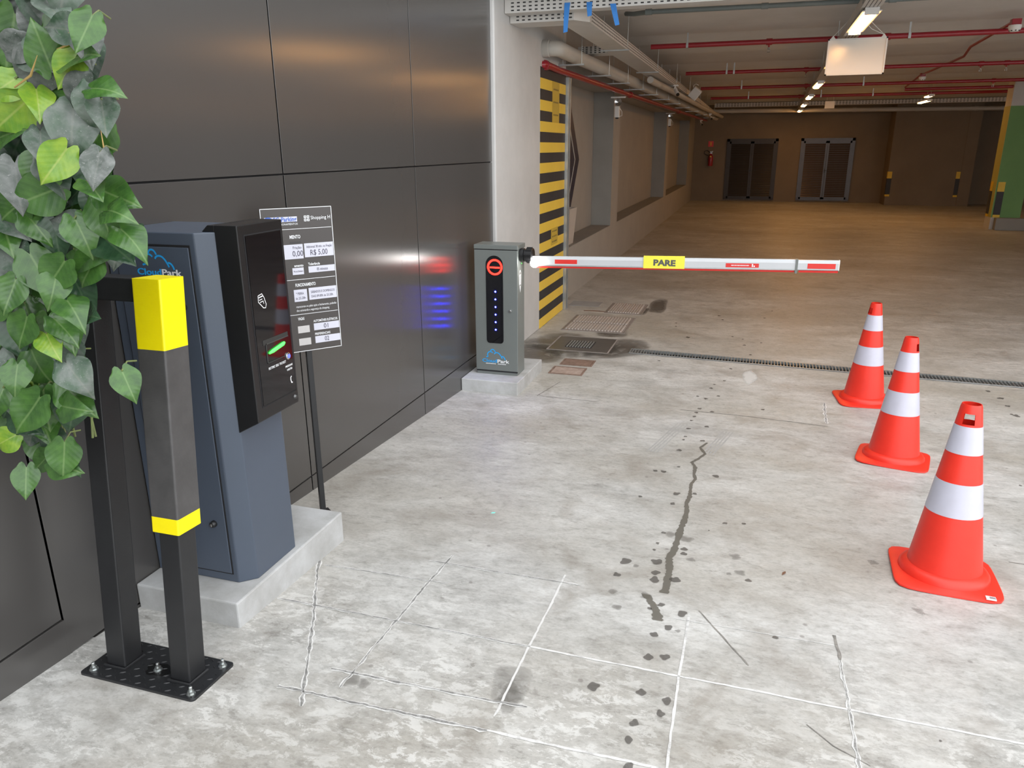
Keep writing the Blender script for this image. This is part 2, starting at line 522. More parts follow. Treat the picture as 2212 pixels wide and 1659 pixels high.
# garage left wall with three recesses
mb = MB(); GW = -2.18
mb.box(-2.75, GW-0.32, 8.58, 29.0, 0, 3.22)
def wallpiece(y0, y1, z0, z1): mb.box(GW-0.33, GW, y0, y1, z0, z1)
NI = [(9.0,12.23), (12.84,19.65), (20.2,26.2)]
wallpiece(8.58, 29.0, 0.0, 0.64)
wallpiece(8.58, 29.0, 2.66, 3.22)
for a, b in ((8.58,9.0),(12.23,12.84),(19.65,20.2),(26.2,29.0)): wallpiece(a, b, 0.64, 2.66)
gl = struct(obj('wall_garage', mb, M['gwall']), 'beige garage wall with three deep recesses', 'wall')
for a, b in NI:
    m2 = MB(); m2.box(GW-0.315, GW-0.002, b-0.006, b, 0.645, 2.655)
    obj('reveal', m2, M['niche'], gl)
    m2 = MB(); m2.box(GW-0.315, GW-0.002, a, b-0.006, 0.64, 0.646)
    obj('sill', m2, M['niche'], gl)

# far wall, boxed-out projection
mb = MB(); mb.box(-2.75, 13.0, 28.4, 28.9, 0, 3.3)
struct(obj('wall_far', mb, M['farwall']), 'brown far wall of the garage', 'wall')
mb = MB(); mb.box(4.05, 6.45, 27.4, 28.4, 0, 3.22)
mb.box(6.12, 6.45, 27.385, 27.4, 0, 3.22)
bw = struct(obj('wall_block', mb, M['farwall']), 'brown projecting wall block at the far right', 'wall')
def guard(parent, x0, x1, y, zt=1.05, zb=0.28, side=None):
    for z0, z1, mm in ((zb, zb+0.06, 'guard_y'), (zb+0.06, zt-0.21, 'stripe_k'), (zt-0.21, zt, 'guard_y')):
        a = MB(); a.box(x0, x1, y-0.012, y, z0, z1)
        if side: a.box(x0-0.012, x0, y-0.012, y+side, z0, z1)
        obj('corner_guard', a, M[mm], parent)
guard(bw, 4.05, 4.17, 27.4, side=0.12)
guard(bw, 6.0, 6.115, 27.4)

# louvred double doors
def door(n, x0, x1, frame_m, slat_m, label):
    yb = 28.4
    mb = MB(); z1 = 2.10
    mb.box(x0, x0+0.09, yb-0.05, yb, 0.09, z1); mb.box(x1-0.09, x1, yb-0.05, yb, 0.09, z1)
    mb.box(x0, x1, yb-0.05, yb, z1-0.09, z1); mb.box(x0, x1, yb-0.05, yb, 0.06, 0.10)
    d = struct(obj('door_%d' % n, mb, frame_m), label, 'door')
    xm = (x0+x1)/2
    for a, b in ((x0+0.09, xm-0.004), (xm+0.004, x1-0.09)):
        m2 = MB()
        m2.box(a, a+0.055, yb-0.045, yb-0.005, 0.10, z1-0.09); m2.box(b-0.055, b, yb-0.045, yb-0.005, 0.10, z1-0.09)
        m2.box(a, b, yb-0.045, yb-0.005, 0.10, 0.17); m2.box(a, b, yb-0.045, yb-0.005, z1-0.16, z1-0.09)
        m2.box(a, b, yb-0.006, yb-0.003, 0.10, z1-0.09)
        leaf = obj('door_leaf', m2, frame_m, d)
        L = b-a-0.11
        sl = MB(); sl.prism([(0.0,-0.022),(0.008,-0.024),(0.034,0.020),(0.026,0.024)], 'x', 0, L)
        me = mesh_of(sl, 'slat'); me.materials.append(slat_m)
        for k in range(30):
            inst('slat', me, leaf, (a+0.055, yb-0.044, 0.20+k*0.0585))
    m2 = MB(); m2.bar((xm-0.02, yb-0.07, 1.05), (xm+0.09, yb-0.07, 1.05), 0.015, 0.02); m2.box(xm-0.03, xm-0.005, yb-0.06, yb-0.04, 0.98, 1.10)
    obj('door_handle', m2, M['stripe_k'], d)
    return d
door(1, -1.04, 0.65, M['doorblk'], M['doorblk'], 'black louvred double door nearest the fire extinguisher')
door(2, 1.38, 3.07, M['door'], M['slat'], 'dark louvred double door with steel frame catching the light')

# floor joints, stains and saw cuts ---------------------------------------------------
def strip(pts, w, mt, name='saw_cut', dz=0.0012, jit=0.35, step=0.02):
    mb = MB(); vs = []; rnd = random.Random(len(pts)*17+int(abs(pts[0][0])*1000))
    off = 0.0
    for (x0,y0), (x1,y1) in zip(pts[:-1], pts[1:]):
        L = math.hypot(x1-x0, y1-y0); n = max(1, int(L/step)); nx, ny = -(y1-y0)/L, (x1-x0)/L
        for i in range(n):
            s = i/n; x = x0+(x1-x0)*s; y = y0+(y1-y0)*s
            off = off*0.85 + rnd.uniform(-1,1)*w*0.12
            a = w*0.5*(1+rnd.uniform(-jit,jit)); b = w*0.5*(1+rnd.uniform(-jit,jit))
            vs.append((x+nx*(a+off), y+ny*(a+off))); vs.append((x-nx*(b-off), y-ny*(b-off)))
    x, y = pts[-1]
    vs.append((x+nx*w*0.3, y+ny*w*0.3)); vs.append((x-nx*w*0.3, y-ny*w*0.3))
    mb.add([(x, y, zf(x,y)+dz) for x, y in vs], [(i, i+1, i+3, i+2) for i in range(0, len(vs)-2, 2)])
    return obj(name, mb, mt, floor)
CUTS = [
 ([(-1.643,2.141),(-0.62,2.141)], 0.007, 'cutm'), ([(-0.62,2.141),(1.105,2.130)], 0.009, 'cutw'), ([(1.105,2.130),(3.0,2.13)], 0.009, 'cutw'),
 ([(-1.328,1.680),(-0.621,1.697)], 0.009, 'cutm'), ([(-0.621,1.697),(0.30,1.712)], 0.010, 'cutw'),
 ([(-1.212,1.814),(-0.537,1.833)], 0.008, 'cutm'),
 ([(-1.206,2.610),(-0.540,2.610)], 0.007, 'cutm'),
 ([(-1.614,2.434),(-1.051,2.453)], 0.006, 'cutm'),
 ([(-1.651,2.458),(-1.579,2.322),(-1.420,2.035),(-1.203,1.620)], 0.010, 'cutm'),
 ([(-1.125,2.683),(-1.134,2.446),(-1.135,1.735)], 0.008, 'cutm'),
 ([(-0.616,2.675),(-0.620,2.141),(-0.622,1.762)], 0.008, 'cutw'),
 ([(-0.102,2.538),(-0.101,2.127),(-0.095,1.659)], 0.008, 'cutw'),
 ([(0.412,2.555),(0.418,2.40)], 0.011, 'cutd'), ([(0.418,2.40),(0.419,2.125),(0.416,1.6)], 0.008, 'cutm'),
 ([(-0.158,2.484),(0.418,2.487)], 0.004, 'cutw'),
 ([(-0.066,2.570),(0.025,2.419),(0.118,2.269)], 0.006, 'cutd'),
 ([(0.287,2.022),(0.355,1.949),(0.447,1.897)], 0.004, 'cutd'),
 ([(-0.383,5.328),(0.107,5.315),(0.622,5.25)], 0.008, 'cutd'),
 ([(-1.485,5.344),(-1.400,5.752)], 0.008, 'cutd'), ([(-1.468,5.350),(-1.006,5.332)], 0.007, 'cutd'),
 ([(0.638,5.799),(0.617,5.319)], 0.013, 'cutm'),
 ([(1.20,3.40),(2.4,3.36)], 0.006, 'cutd'), ([(1.25,2.86),(2.4,2.80)], 0.006, 'cutd'),
 ([(3.4,22.6),(5.15,22.4)], 0.05, 'chalk2'), ([(3.1,20.6),(5.0,20.4)], 0.05, 'chalk2'),
]
M['chalk2'] = mat('faded_line', (0.55,0.50,0.42), (0.46,0.42,0.35), 5, 0.7)
for k_ in range(4):
    CUTS += [([(-0.50+k_*0.022,4.33),(-0.37+k_*0.022,4.98)], 0.010, 'tyre'), ([(-0.165+k_*0.020,4.40),(-0.06+k_*0.020,4.90)], 0.009, 'tyre')]
M['tyre'] = mat('tyre_mark', (0.36,0.35,0.335), (0.42,0.41,0.39), 9, 0.7)
for p, w, k in CUTS:
    if k == 'cutm':
        strip(p, w*1.5, M['cutw2'], jit=0.7); strip(p, w*0.75, M['cutg'], dz=0.0016, jit=0.8)
    else: strip(p, w, M[k])

def blob_mesh(blobs, name, mt, dz=0.0018, seed=1):
    """soft-edged flat patches lying on the floor; blobs: (x, y, rx, ry)"""
    rnd = random.Random(seed); mb = MB(); fade = []
    for (bx, by, rx, ry) in blobs:
        n = 20; ph = [rnd.uniform(0, 6.28) for _ in range(3)]; am = [rnd.uniform(0.05,0.16) for _ in range(3)]
        vs = [(bx, by)]; fa = [1.0]
        for rr, fv in ((0.62, 0.9), (1.0, 0.62), (1.25, 0.0)):
            for k in range(n):
                t = 2*PI*k/n
                q = rr*(1+sum(am[j]*math.sin((j+2)*t+ph[j]) for j in range(3)))
                vs.append((bx+rx*q*math.cos(t), by+ry*q*math.sin(t))); fa.append(fv)
        fs = [(0, 1+k, 1+(k+1)%n) for k in range(n)]
        for r in range(2):
            o = 1+r*n
            fs += [(o+k, o+n+k, o+n+(k+1)%n, o+(k+1)%n) for k in range(n)]
        mb.add([(x, y, zf(x,y)+dz) for x, y in vs], fs); fade += fa
    o = obj(name, mb, mt, floor)
    at = o.data.attributes.new('fade', 'FLOAT', 'POINT'); at.data.foreach_set('value', fade)
    return o
def trail(rows, name, mt, dz=0.0016, grow=1.7):
    mb = MB(); fade = []; vs = []
    P = []
    for (a, b, y), (a2, b2, y2) in zip(rows[:-1], rows[1:]):
        for i in range(6):
            s = i/6; P.append((a+(a2-a)*s, b+(b2-b)*s, y+(y2-y)*s))
    rnd = random.Random(5)
    for a, b, y in P:
        c, h = (a+b)/2, (b-a)/2*rnd.uniform(0.75, 1.2)
        for k, fv in ((-grow*1.25, 0.0), (-grow*0.8, 0.75), (0, 1.0), (grow*0.8, 0.75), (grow*1.25, 0.0)):
            vs.append((c+h*k, y)); fade.append(fv)
    mb.add([(x, y, zf(x,y)+dz) for x, y in vs], [(i*5+k, i*5+k+5, i*5+k+6, i*5+k+1) for i in range(len(P)-1) for k in range(4)])
    o = obj(name, mb, mt, floor)
    at = o.data.attributes.new('fade', 'FLOAT', 'POINT'); at.data.foreach_set('value', fade)
    return o
TRAIL = [(-0.155,-0.147,4.617),(-0.192,-0.182,4.505),(-0.157,-0.145,4.396),(-0.192,-0.179,4.293),(-0.224,-0.211,4.219),(-0.198,-0.185,4.143),(-0.196,-0.186,4.026),(-0.184,-0.172,3.952),(-0.201,-0.189,3.871),(-0.197,-0.187,3.788),(-0.195,-0.181,3.690),(-0.205,-0.190,3.591),(-0.194,-0.181,3.503),(-0.197,-0.180,3.398),(-0.205,-0.188,3.297),(-0.210,-0.189,3.217),(-0.211,-0.195,3.125),(-0.217,-0.197,3.037),(-0.231,-0.211,2.964),(-0.221,-0.202,2.900),(-0.215,-0.198,2.826),(-0.215,-0.197,2.765),(-0.214,-0.195,2.695),(-0.221,-0.200,2.648)]
TRAIL2 = [(-0.287,-0.266,2.625),(-0.267,-0.249,2.588),(-0.243,-0.223,2.542),(-0.228,-0.206,2.496),(-0.220,-0.195,2.439)]
trail(TRAIL, 'wet_trail', M['wet'])
trail(TRAIL2, 'wet_trail', M['wet'])
SPOTS = [(-0.250,5.394,0.014),(-0.266,5.288,0.014),(-0.272,5.183,0.013),(-0.285,5.076,0.011),(-0.158,5.345,0.014),(-0.290,4.880,0.014),(-0.174,4.966,0.015),(-0.295,4.700,0.010),(-0.301,4.629,0.009),(-0.308,4.414,0.015),(-0.182,4.649,0.014),(-0.071,4.034,0.017),(-0.285,4.116,0.009),(-0.360,4.010,0.015),(-0.407,4.010,0.012),(-0.258,3.705,0.017),(-0.265,3.565,0.012),(-0.436,3.605,0.010),(-0.166,3.737,0.011),(0.001,3.409,0.010),(0.088,3.433,0.009),(-0.069,3.301,0.004),(-0.164,3.069,0.014),(-0.162,3.024,0.013),(-0.266,2.911,0.021),(-0.260,2.813,0.016),(-0.257,2.751,0.019),(-0.176,2.778,0.019),(-0.209,2.564,0.012),(-0.248,2.524,0.008),(-0.126,2.526,0.017),(-0.166,2.414,0.014),(-0.210,2.353,0.013),(0.113,2.869,0.011),(-0.272,3.208,0.009),(-0.285,3.090,0.008),(-0.291,3.020,0.007),(-0.396,2.873,0.022),(-0.412,2.745,0.014),(-0.209,2.015,0.014),(-0.127,1.998,0.014),(-0.139,1.932,0.012),(-0.210,1.865,0.013),(-0.215,1.789,0.012),(-0.212,2.210,0.015),(-0.158,2.228,0.015),(0.209,2.472,0.009),(0.658,2.069,0.004),(-0.361,1.996,0.018),(-0.199,1.684,0.013),(-0.264,8.721,0.016),(-0.216,8.521,0.013),(-0.698,8.218,0.012),(-0.684,8.054,0.012),(-0.519,7.588,0.021),(-0.087,7.745,0.011),(0.015,7.665,0.010),(0.035,7.420,0.014),(0.191,7.557,0.011),(0.231,8.737,0.013),(0.318,9.162,0.011),(-0.065,6.537,0.013),(-0.103,6.163,0.011),(-0.177,6.034,0.009),(-0.197,5.923,0.013),(-0.285,5.685,0.011),(-0.220,5.641,0.014),(-0.131,5.737,0.012),(0.196,5.505,0.012),(-0.694,6.623,0.012),(0.094,7.067,0.013),(1.888,6.454,0.017),(1.932,6.286,0.020),(1.928,6.096,0.016),(1.924,5.874,0.021),(1.542,4.439,0.008),(1.901,5.901,0.011)]
FAINT = [(-0.127,2.978,0.018),(-0.130,2.404,0.010),(0.034,2.902,0.012),(0.079,2.925,0.022),(-0.164,3.175,0.030),(0.056,3.070,0.026),(-0.237,3.204,0.028),(0.629,3.206,0.022),(0.741,2.835,0.021),(-1.071,1.777,0.021),(-0.348,2.847,0.014),(-0.406,2.604,0.018),(-0.370,2.494,0.018),(-0.274,2.613,0.022)]
o = blob_mesh([(x, y, r, r*1.15) for x, y, r in SPOTS], 'oil_spots', M['oil']); o['kind'] = 'stuff'
o = blob_mesh([(x, y, r, r) for x, y, r in FAINT] +
              [(-0.62,1.93,0.06,0.10),(-0.60,1.86,0.04,0.06),(-1.12,1.78,0.03,0.03)],
              'grime_patches', M['grime'], dz=0.0009, seed=3); o['kind'] = 'stuff'
blob_mesh([(-1.62,6.95,0.40,0.40),(-1.15,6.95,0.30,0.34),(-1.85,6.55,0.28,0.30),(-1.32,7.62,0.18,0.22)], 'damp_patch', M['damp'], dz=0.0022, seed=9)
blob_mesh([(-1.0,9.1,0.10,0.42),(-1.16,8.75,0.08,0.2)], 'damp_patch', M['damp'], dz=0.0010, seed=12)
blob_mesh([(0.095,6.33,0.05,0.20)], 'chalk_patch', M['chalk'], dz=0.0011, seed=4)

# ------------------------------------------------------------------ drain channel and covers
mb = MB()
def para(y0, y1, z0, z1, x0=GX0, x1=GX1):
    vs = []
    for z in (z0, z1):
        vs += [(x0, gc(x0)+y0, z), (x1, gc(x1)+y0, z), (x1, gc(x1)+y1, z), (x0, gc(x0)+y1, z)]
    return vs, [(0,3,2,1),(4,5,6,7),(0,1,5,4),(1,2,6,5),(2,3,7,6),(3,0,4,7)]
tr = thing('trench_drain_grate', 'galvanised trench drain grate across the garage floor', 'drain', (GX0, gc(GX0), 0.0))
mb.add(*para(-GH, -GH+0.004, -0.10, 0.002)); mb.add(*para(GH-0.004, GH, -0.10, 0.002)); mb.add(*para(-GH, GH, -0.104, -0.10))
obj('channel', mb, M['slot'], tr)
mb = MB(); mb.add(*para(-GH+0.004, -GH+0.016, -0.02, 0.008)); mb.add(*para(GH-0.016, GH-0.004, -0.02, 0.008))
mb.box(GX0+0.001, GX0+0.012, gc(GX0)-GH+0.004, gc(GX0)+GH-0.004, -0.02, 0.008)
obj('grate_frame', mb, M['galv'], tr)
bb = MB(); bb.prism([(-0.003,-0.02),(0.003,-0.02),(0.003,0.008),(-0.003,0.008)], 'y', -GH+0.016, GH-0.016)
me = mesh_of(bb, 'grate_bar'); me.materials.append(M['galv'])
x = GX0+0.028
while x < 3.6:
    inst('grate_bar', me, tr, (x, gc(x), 0.0)); x += 0.0265
def plate(name, label, x0, x1, y0, y1, mt, h=0.006, ribs=None, cat='cover'):
    t = thing(name, label, cat, ((x0+x1)/2, (y0+y1)/2, 0.0))
    a = MB()
    w = 0.014
    for q in ((x0,x1,y0,y0+w),(x0,x1,y1-w,y1),(x0,x0+w,y0+w,y1-w),(x1-w,x1,y0+w,y1-w)): a.box(*q, -0.01, h)
    obj('rim', a, M['rust'] if mt in (M['rust'], M['rustlight']) else M['castiron'], t)
    a = MB(); a.box(x0+w+0.004, x1-w-0.004, y0+w+0.004, y1-w-0.004, -0.01, h-0.001)
    pl = obj('plate', a, mt, t, bevel=0.002)
    if ribs:
        n, spans = ribs
        for ya, yb in spans:
            r = MB(); r.prism([(-0.010,-0.001),(0.010,-0.001),(0.007,0.011),(-0.007,0.011)], 'y', ya, yb)
            me = mesh_of(r, 'rib'); me.materials.append(M['ribmetal'])
            for k in range(n):
                xx = x0+0.05+(x1-x0-0.10)*k/(n-1)
                inst('rib', me, t, (xx, 0, h-0.001))
    return t
plate('inspection_cover', 'ribbed metal inspection cover in front of the striped column', -1.84, -1.16, 7.545, 8.325, M['castiron'], ribs=(19, [(7.60,7.90),(7.96,8.27)]))
plate('inspection_cover', 'ribbed inspection cover farthest inside the garage, stained dark along one side', -1.56, -1.12, 8.51, 9.12, M['castiron'], ribs=(13, [(8.56,9.07)]))
t = plate('drain_hatch', 'dark wet drain hatch with small grate in the middle', -1.78, -1.18, 6.73, 7.30, M['hatch'])
a = MB(); a.box(-1.63, -1.37, 6.86, 7.12, 0.0045, 0.0065); obj('grate_well', a, M['slot'], t)
for k in range(9):
    a = MB(); a.box(-1.615+k*0.0275, -1.603+k*0.0275, 6.87, 7.11, 0.005, 0.012); obj('grate_bar', a, M['galv'], t)
plate('rusty_plate', 'dark rusty square floor plate beside the drain hatch', -1.53, -1.24, 6.255, 6.455, M['rust'])
plate('rusty_plate', 'pale dusty rust floor plate nearest the barrier plinth', -1.56, -1.265, 5.965, 6.19, M['rustlight'])
a = MB(); a.box(-2.06, -1.69, 8.84, 9.14, -0.01, 0.003)
tag(obj('floor_patch', a, M['patch']), 'smooth grey repair patch on the floor behind the column', 'patch')
a = MB(); a.prism([(-1.82,8.60),(-1.70,8.625),(-1.62,8.615),(-1.56,8.60),(-1.56,8.57),(-1.70,8.575),(-1.80,8.565)], 'z', -0.004, 0.004)
tag(obj('rust_strip', a, M['rust']), 'thin brown rust strip between the two floor covers', 'strip')

# ------------------------------------------------------------------ kiosk on its plinth
mb = MB()
pz = 0.291
def plinth(name, label, x0, x1, y0, y1, z1):
    b = MB()
    vs = [(x0,y0,zf(0,y0)-0.02),(x1,y0,zf(0,y0)-0.02),(x1,y1,zf(0,y1)-0.02),(x0,y1,zf(0,y1)-0.02),(x0,y0,z1),(x1,y0,z1),(x1,y1,z1),(x0,y1,z1)]
    b.add(vs, [(0,3,2,1),(4,5,6,7),(0,1,5,4),(1,2,6,5),(2,3,7,6),(3,0,4,7)])
    return tag(obj(name, b, M['plinth'], bevel=0.006), label, 'plinth')
plinth('concrete_plinth', 'low concrete plinth under the blue grey ticket terminal', -2.098, -1.65, 1.92, 2.667, pz)
plinth('concrete_plinth', 'low concrete plinth under the grey barrier cabinet', -2.098, -1.63, 5.30, 6.02, 0.105)

k = thing('ticket_terminal', 'blue grey ticket dispenser terminal with black glossy front', 'ticket terminal', (-1.88, 2.2, pz))
zt = 1.592
XB, XC, XD = -2.095, -1.730, -1.676     # wall side, chamfer start, front face
YA, YB_, YE, YF = 2.04, 2.088, 2.335, 2.38
b = MB(); b.prism([(XB,YA),(XC,YA),(XD,YB_),(XD,YE),(XC,YF),(XB,YF)], 'z', pz, zt)
body = obj('body', b, M['kiosk'], k, bevel=0.004)
# service door on the near side
b = MB(); b.box(-2.055, -1.748, YA-0.003, YA+0.002, 0.325, 1.552)
obj('door_gap', b, M['gap'], body)
b = MB(); b.box(-2.051, -1.753, YA-0.006, YA, 0.330, 1.544)
dr = obj('door', b, M['kiosk'], k, bevel=0.0015)
for zz in (1.345, 0.533):
    b = MB(); b.lathe([(0.0,-0.018),(0.009,-0.018),(0.011,-0.016),(0.013,-0.004),(0.013,0.0)], 20, (-1.800, YA-0.005, zz), 'y')
    lk = obj('lock', b, M['headblk'], dr, smooth=True)
    b = MB(); b.lathe([(0.0,-0.0195),(0.006,-0.0195),(0.006,-0.017)], 16, (-1.800, YA-0.005, zz), 'y'); b.box(-1.801, -1.799, YA-0.0255, YA-0.024, zz-0.005, zz+0.005)
    obj('key_cylinder', b, M['chrome'], lk)
LOGO_W = 955.0
ARCS = [[(670,985),(700,972),(733,965),(718,900),(728,850),(762,808),(815,787),(868,800),(908,832)],
        [(828,775),(850,728),(900,706),(958,728),(1000,795)],
        [(960,868),(985,832),(1040,812),(1110,826),(1170,880),(1215,950),(1242,1008)],
        [(1228,928),(1282,942),(1322,988),(1345,1050)]]
def logo(x0, zb, w, y, parent, sub=False):
    s = w/LOGO_W
    b = MB()
    for arc in ARCS:
        # smooth a little
        pts = []
        for i in range(len(arc)-1):
            p0 = arc[max(0,i-1)]; p1 = arc[i]; p2 = arc[i+1]; p3 = arc[min(len(arc)-1,i+2)]
            for j in range(4):
                tt = j/4
                q = [0.5*((2*p1[d])+(-p0[d]+p2[d])*tt+(2*p0[d]-5*p1[d]+4*p2[d]-p3[d])*tt*tt+(-p0[d]+3*p1[d]-3*p2[d]+p3[d])*tt**3) for d in (0,1)]
                pts.append(q)
        pts.append(arc[-1])
        P3 = [(x0+(px-525)*s, 0, zb+(1160-py)*s) for px, py in pts]
        lw = 34*s/2; n = len(P3); vs = []
        for i, p in enumerate(P3):
            q0 = P3[max(0,i-1)]; q1 = P3[min(n-1,i+1)]
            dx, dz = q1[0]-q0[0], q1[2]-q0[2]; L = math.hypot(dx,dz)
            nx, nz = -dz/L*lw, dx/L*lw
            vs += [(p[0]+nx, y, p[2]+nz), (p[0]-nx, y, p[2]-nz)]
        b.add(vs, [(i, i+1, i+3, i+2) for i in range(0, len(vs)-2, 2)])
    obj('cloud_logo', b, M['blue'], parent)
    text('lettering', 'Cloud', w*0.17, (x0, y, zb), FRONT, M['blue'], parent, width=w*0.545, bold=0.02)
    text('lettering', 'Park', w*0.17, (x0+w*0.56, y, zb), FRONT, M['txtwhite'], parent, width=w*0.44, bold=0.02)
    if sub:
        b = MB()
        xx = x0+w*0.14
        rnd = random.Random(3)
        while xx < x0+w*0.88:
            d = w*rnd.uniform(0.008,0.022)
            if not (x0+w*0.51 < xx < x0+w*0.57): b.box(xx, xx+d, y-0.0002, y, zb-w*0.062, zb-w*0.034)
            xx += d+w*0.006
        obj('small_print', b, M['txtwhite'], parent)
logo(-1.972, 1.449, 0.180, YA-0.0065, dr)

# black reader head on the front face
hd_y0, hd_y1, hx0, hx1 = 2.082, 2.335, XD-0.004, -1.592
b = MB(); b.prism([(hx0, 0.885),(hx1, 0.932),(hx1, 1.614),(hx0, 1.614)], 'y', hd_y0, hd_y1)
b.prism([(XD-0.055, 1.592),(XD-0.03, 1.614),(hx0+0.001, 1.614),(hx0+0.001, 1.592)], 'y', hd_y0, hd_y1)
head = obj('reader_head', b, M['headblk'], k, bevel=0.003)
b = MB()
for q in ((2.117,2.321,1.578,1.582),(2.117,2.321,0.978,0.982),(2.113,2.117,0.978,1.582),(2.321,2.325,0.978,1.582)):
    b.box(hx1, hx1+0.0012, q[0], q[1], q[2], q[3])
obj('glass_gap', b, M['gap'], head)
b = MB(); b.box(hx1, hx1+0.002, 2.119, 2.319, 0.984, 1.576)
gls = obj('glass_panel', b, M['blackgloss'], k)
gx = hx1+0.0025
# ticket slot
b = MB()
for q in ((2.165,2.300,1.196,1.200),(2.165,2.168,1.128,1.200),(2.165,2.300,1.128,1.130)):
    b.box(gx-0.001, gx+0.002, q[0], q[1], q[2], q[3])
obj('ticket_slot_frame', b, mat('slot_grey',(0.05,0.05,0.05)), gls)
b = MB(); b.box(gx-0.001, gx+0.001, 2.150, 2.300, 1.196, 1.214); obj('slot_recess', b, M['slot'], gls)
b = MB(); b.tube([(gx+0.003,2.178,1.163),(gx+0.003,2.200,1.166),(gx+0.003,2.262,1.176),(gx+0.003,2.272,1.180)], [0.004,0.0065,0.0065,0.004], 10)
obj('green_light_strip', b, M['ledgreen'], gls, smooth=True)
text('lettering', 'RETIRE SEU TICKET', 0.0125, (gx, 2.168, 1.103), EAST, M['txtwhite'], gls, width=0.105)
text('lettering', 'PRESSIONE', 0.0105, (gx, 2.268, 1.083), EAST, M['txtwhite'], gls, width=0.044)
text('lettering', 'O BOTÃO', 0.0105, (gx, 2.276, 1.069), EAST, M['txtwhite'], gls, width=0.032)
b = MB(); b.lathe([(0.013,0.0),(0.013,0.004),(0.010,0.006),(0.0,0.006)], 24, (gx-0.001,2.288,1.124), 'x')
bt = obj('push_button', b, M['chrome'], gls, smooth=True)
b = MB(); b.lathe([(0.0075,0.0),(0.0075,0.002),(0.0,0.002)], 20, (gx+0.005,2.288,1.124), 'x')
obj('button_light', b, emis('button_blue', (0.12,0.16,0.9), 0.9), bt)
# contactless card and hand symbol
b = MB()
def ribbon(b, pts, w, x):
    n = len(pts); vs = []
    for i, p in enumerate(pts):
        q0 = pts[max(0,i-1)]; q1 = pts[min(n-1,i+1)]
        dy, dz = q1[0]-q0[0], q1[1]-q0[1]; L = math.hypot(dy,dz) or 1
        vs += [(x, p[0]-dz/L*w/2, p[1]+dy/L*w/2), (x, p[0]+dz/L*w/2, p[1]-dy/L*w/2)]
    b.add(vs, [(i, i+2, i+3, i+1) for i in range(0, len(vs)-2, 2)])
cy, cz = 2.170, 1.352
ribbon(b, [(cy-0.018,cz+0.020),(cy+0.004,cz+0.024),(cy+0.014,cz+0.010)], 0.003, gx)
ribbon(b, [(cy-0.018,cz+0.020),(cy-0.019,cz-0.002),(cy-0.006,cz-0.014),(cy+0.006,cz-0.026),(cy+0.018,cz-0.028),(cy+0.023,cz-0.015),(cy+0.018,cz-0.002),(cy+0.014,cz+0.010)], 0.003, gx)
ribbon(b, [(cy-0.015,cz+0.013),(cy+0.009,cz+0.016)], 0.004, gx); ribbon(b, [(cy-0.014,cz+0.004),(cy+0.004,cz+0.006)], 0.003, gx); ribbon(b, [(cy-0.010,cz-0.004),(cy+0.008,cz-0.002),(cy+0.010,cz-0.012)], 0.003, gx)
obj('card_symbol', b, M['txtwhite'], gls)
b = MB(); ribbon(b, [(2.300,1.043),(2.294,1.040),(2.293,1.030),(2.296,1.020),(2.303,1.018)], 0.005, gx)
obj('phone_symbol', b, M['txtwhite'], gls)
b = MB(); b.lathe([(0.0,0.007),(0.006,0.007),(0.008,0.004),(0.010,0.0)], 20, (hx1,2.314,0.957), 'x')
lk = obj('lock', b, M['darkmetal'], head, smooth=True)

# ------------------------------------------------------------------ protective bollard frame
bo = thing('bollard_frame', 'black steel bollard frame with yellow and black foam sleeve on one leg', 'bollard', (-1.755, 1.632, zf(0,1.632)), (TILT, 0, 0))
def lb(): return MB()
def lean(b):
    b.v = [(x-0.028*z, y+0.072*z, z) for x, y, z in b.v]; return b
def rrect(x0, x1, y0, y1, r, n=5):
    P = []
    for cx, cy, a in ((x1-r,y1-r,0),(x0+r,y1-r,90),(x0+r,y0+r,180),(x1-r,y0+r,270)):
        for i in range(n+1):
            t = math.radians(a+90*i/n); P.append((cx+r*math.cos(t), cy+r*math.sin(t)))
    return P
b = lb(); b.prism(rrect(-0.225,0.225,-0.102,0.102,0.014), 'z', -0.012, 0.008)
bp = obj('base_plate', b, M['black'], bo, local=True, bevel=0.0015)
b = lb(); rnd = random.Random(2)
for i in range(15):
    for j in range(7):
        x, y = -0.205+i*0.0293, -0.088+j*0.0293
        if (abs(x+0.133) < 0.055 or abs(x-0.124) < 0.055) and -0.055 < y < 0.055: continue
        a = 0.6 if (i+j) % 2 else -0.6
        L, w = 0.011, 0.0032
        c, s = math.cos(a), math.sin(a)
        P = [(L,0),(0,w),(-L,0),(0,-w)]
        vs = [(x+c*p-s*q, y+s*p+c*q, 0.0075) for p, q in P] + [(x+c*p*0.6, y+s*p*0.6, 0.0105) for p in (L,-L)]
        b.add(vs, [(0,1,4),(1,5,4),(1,2,5),(2,3,5),(3,4,5),(3,0,4)])
tp = obj('tread_pattern', b, M['black'], bp, local=True); tp['kind'] = 'stuff'
def post(x0): 
    b = lb(); b.prism(rrect(x0, x0+0.076, -0.040, 0.036, 0.005, 3), 'z', 0.0, 1.220)
    return obj('leg', lean(b), M['black'], bo, local=True)
PX = (-0.171, 0.086)
for x0 in PX: post(x0)
b = lb(); b.box(PX[0], PX[1]+0.076, -0.040, 0.036, 1.220, 1.290)
obj('top_bar', lean(b), M['black'], bo, local=True, bevel=0.004)
for x0 in PX:
    b = lb(); b.tube([(x0-0.004,-0.046,0.010),(x0+0.080,-0.046,0.010),(x0+0.082,0.038,0.010)], 0.006, 8)
    obj('weld', b, M['black'], bo, local=True, smooth=True)
sx0, sx1, sy0, sy1 = PX[1]-0.013, PX[1]+0.089, -0.053, 0.049
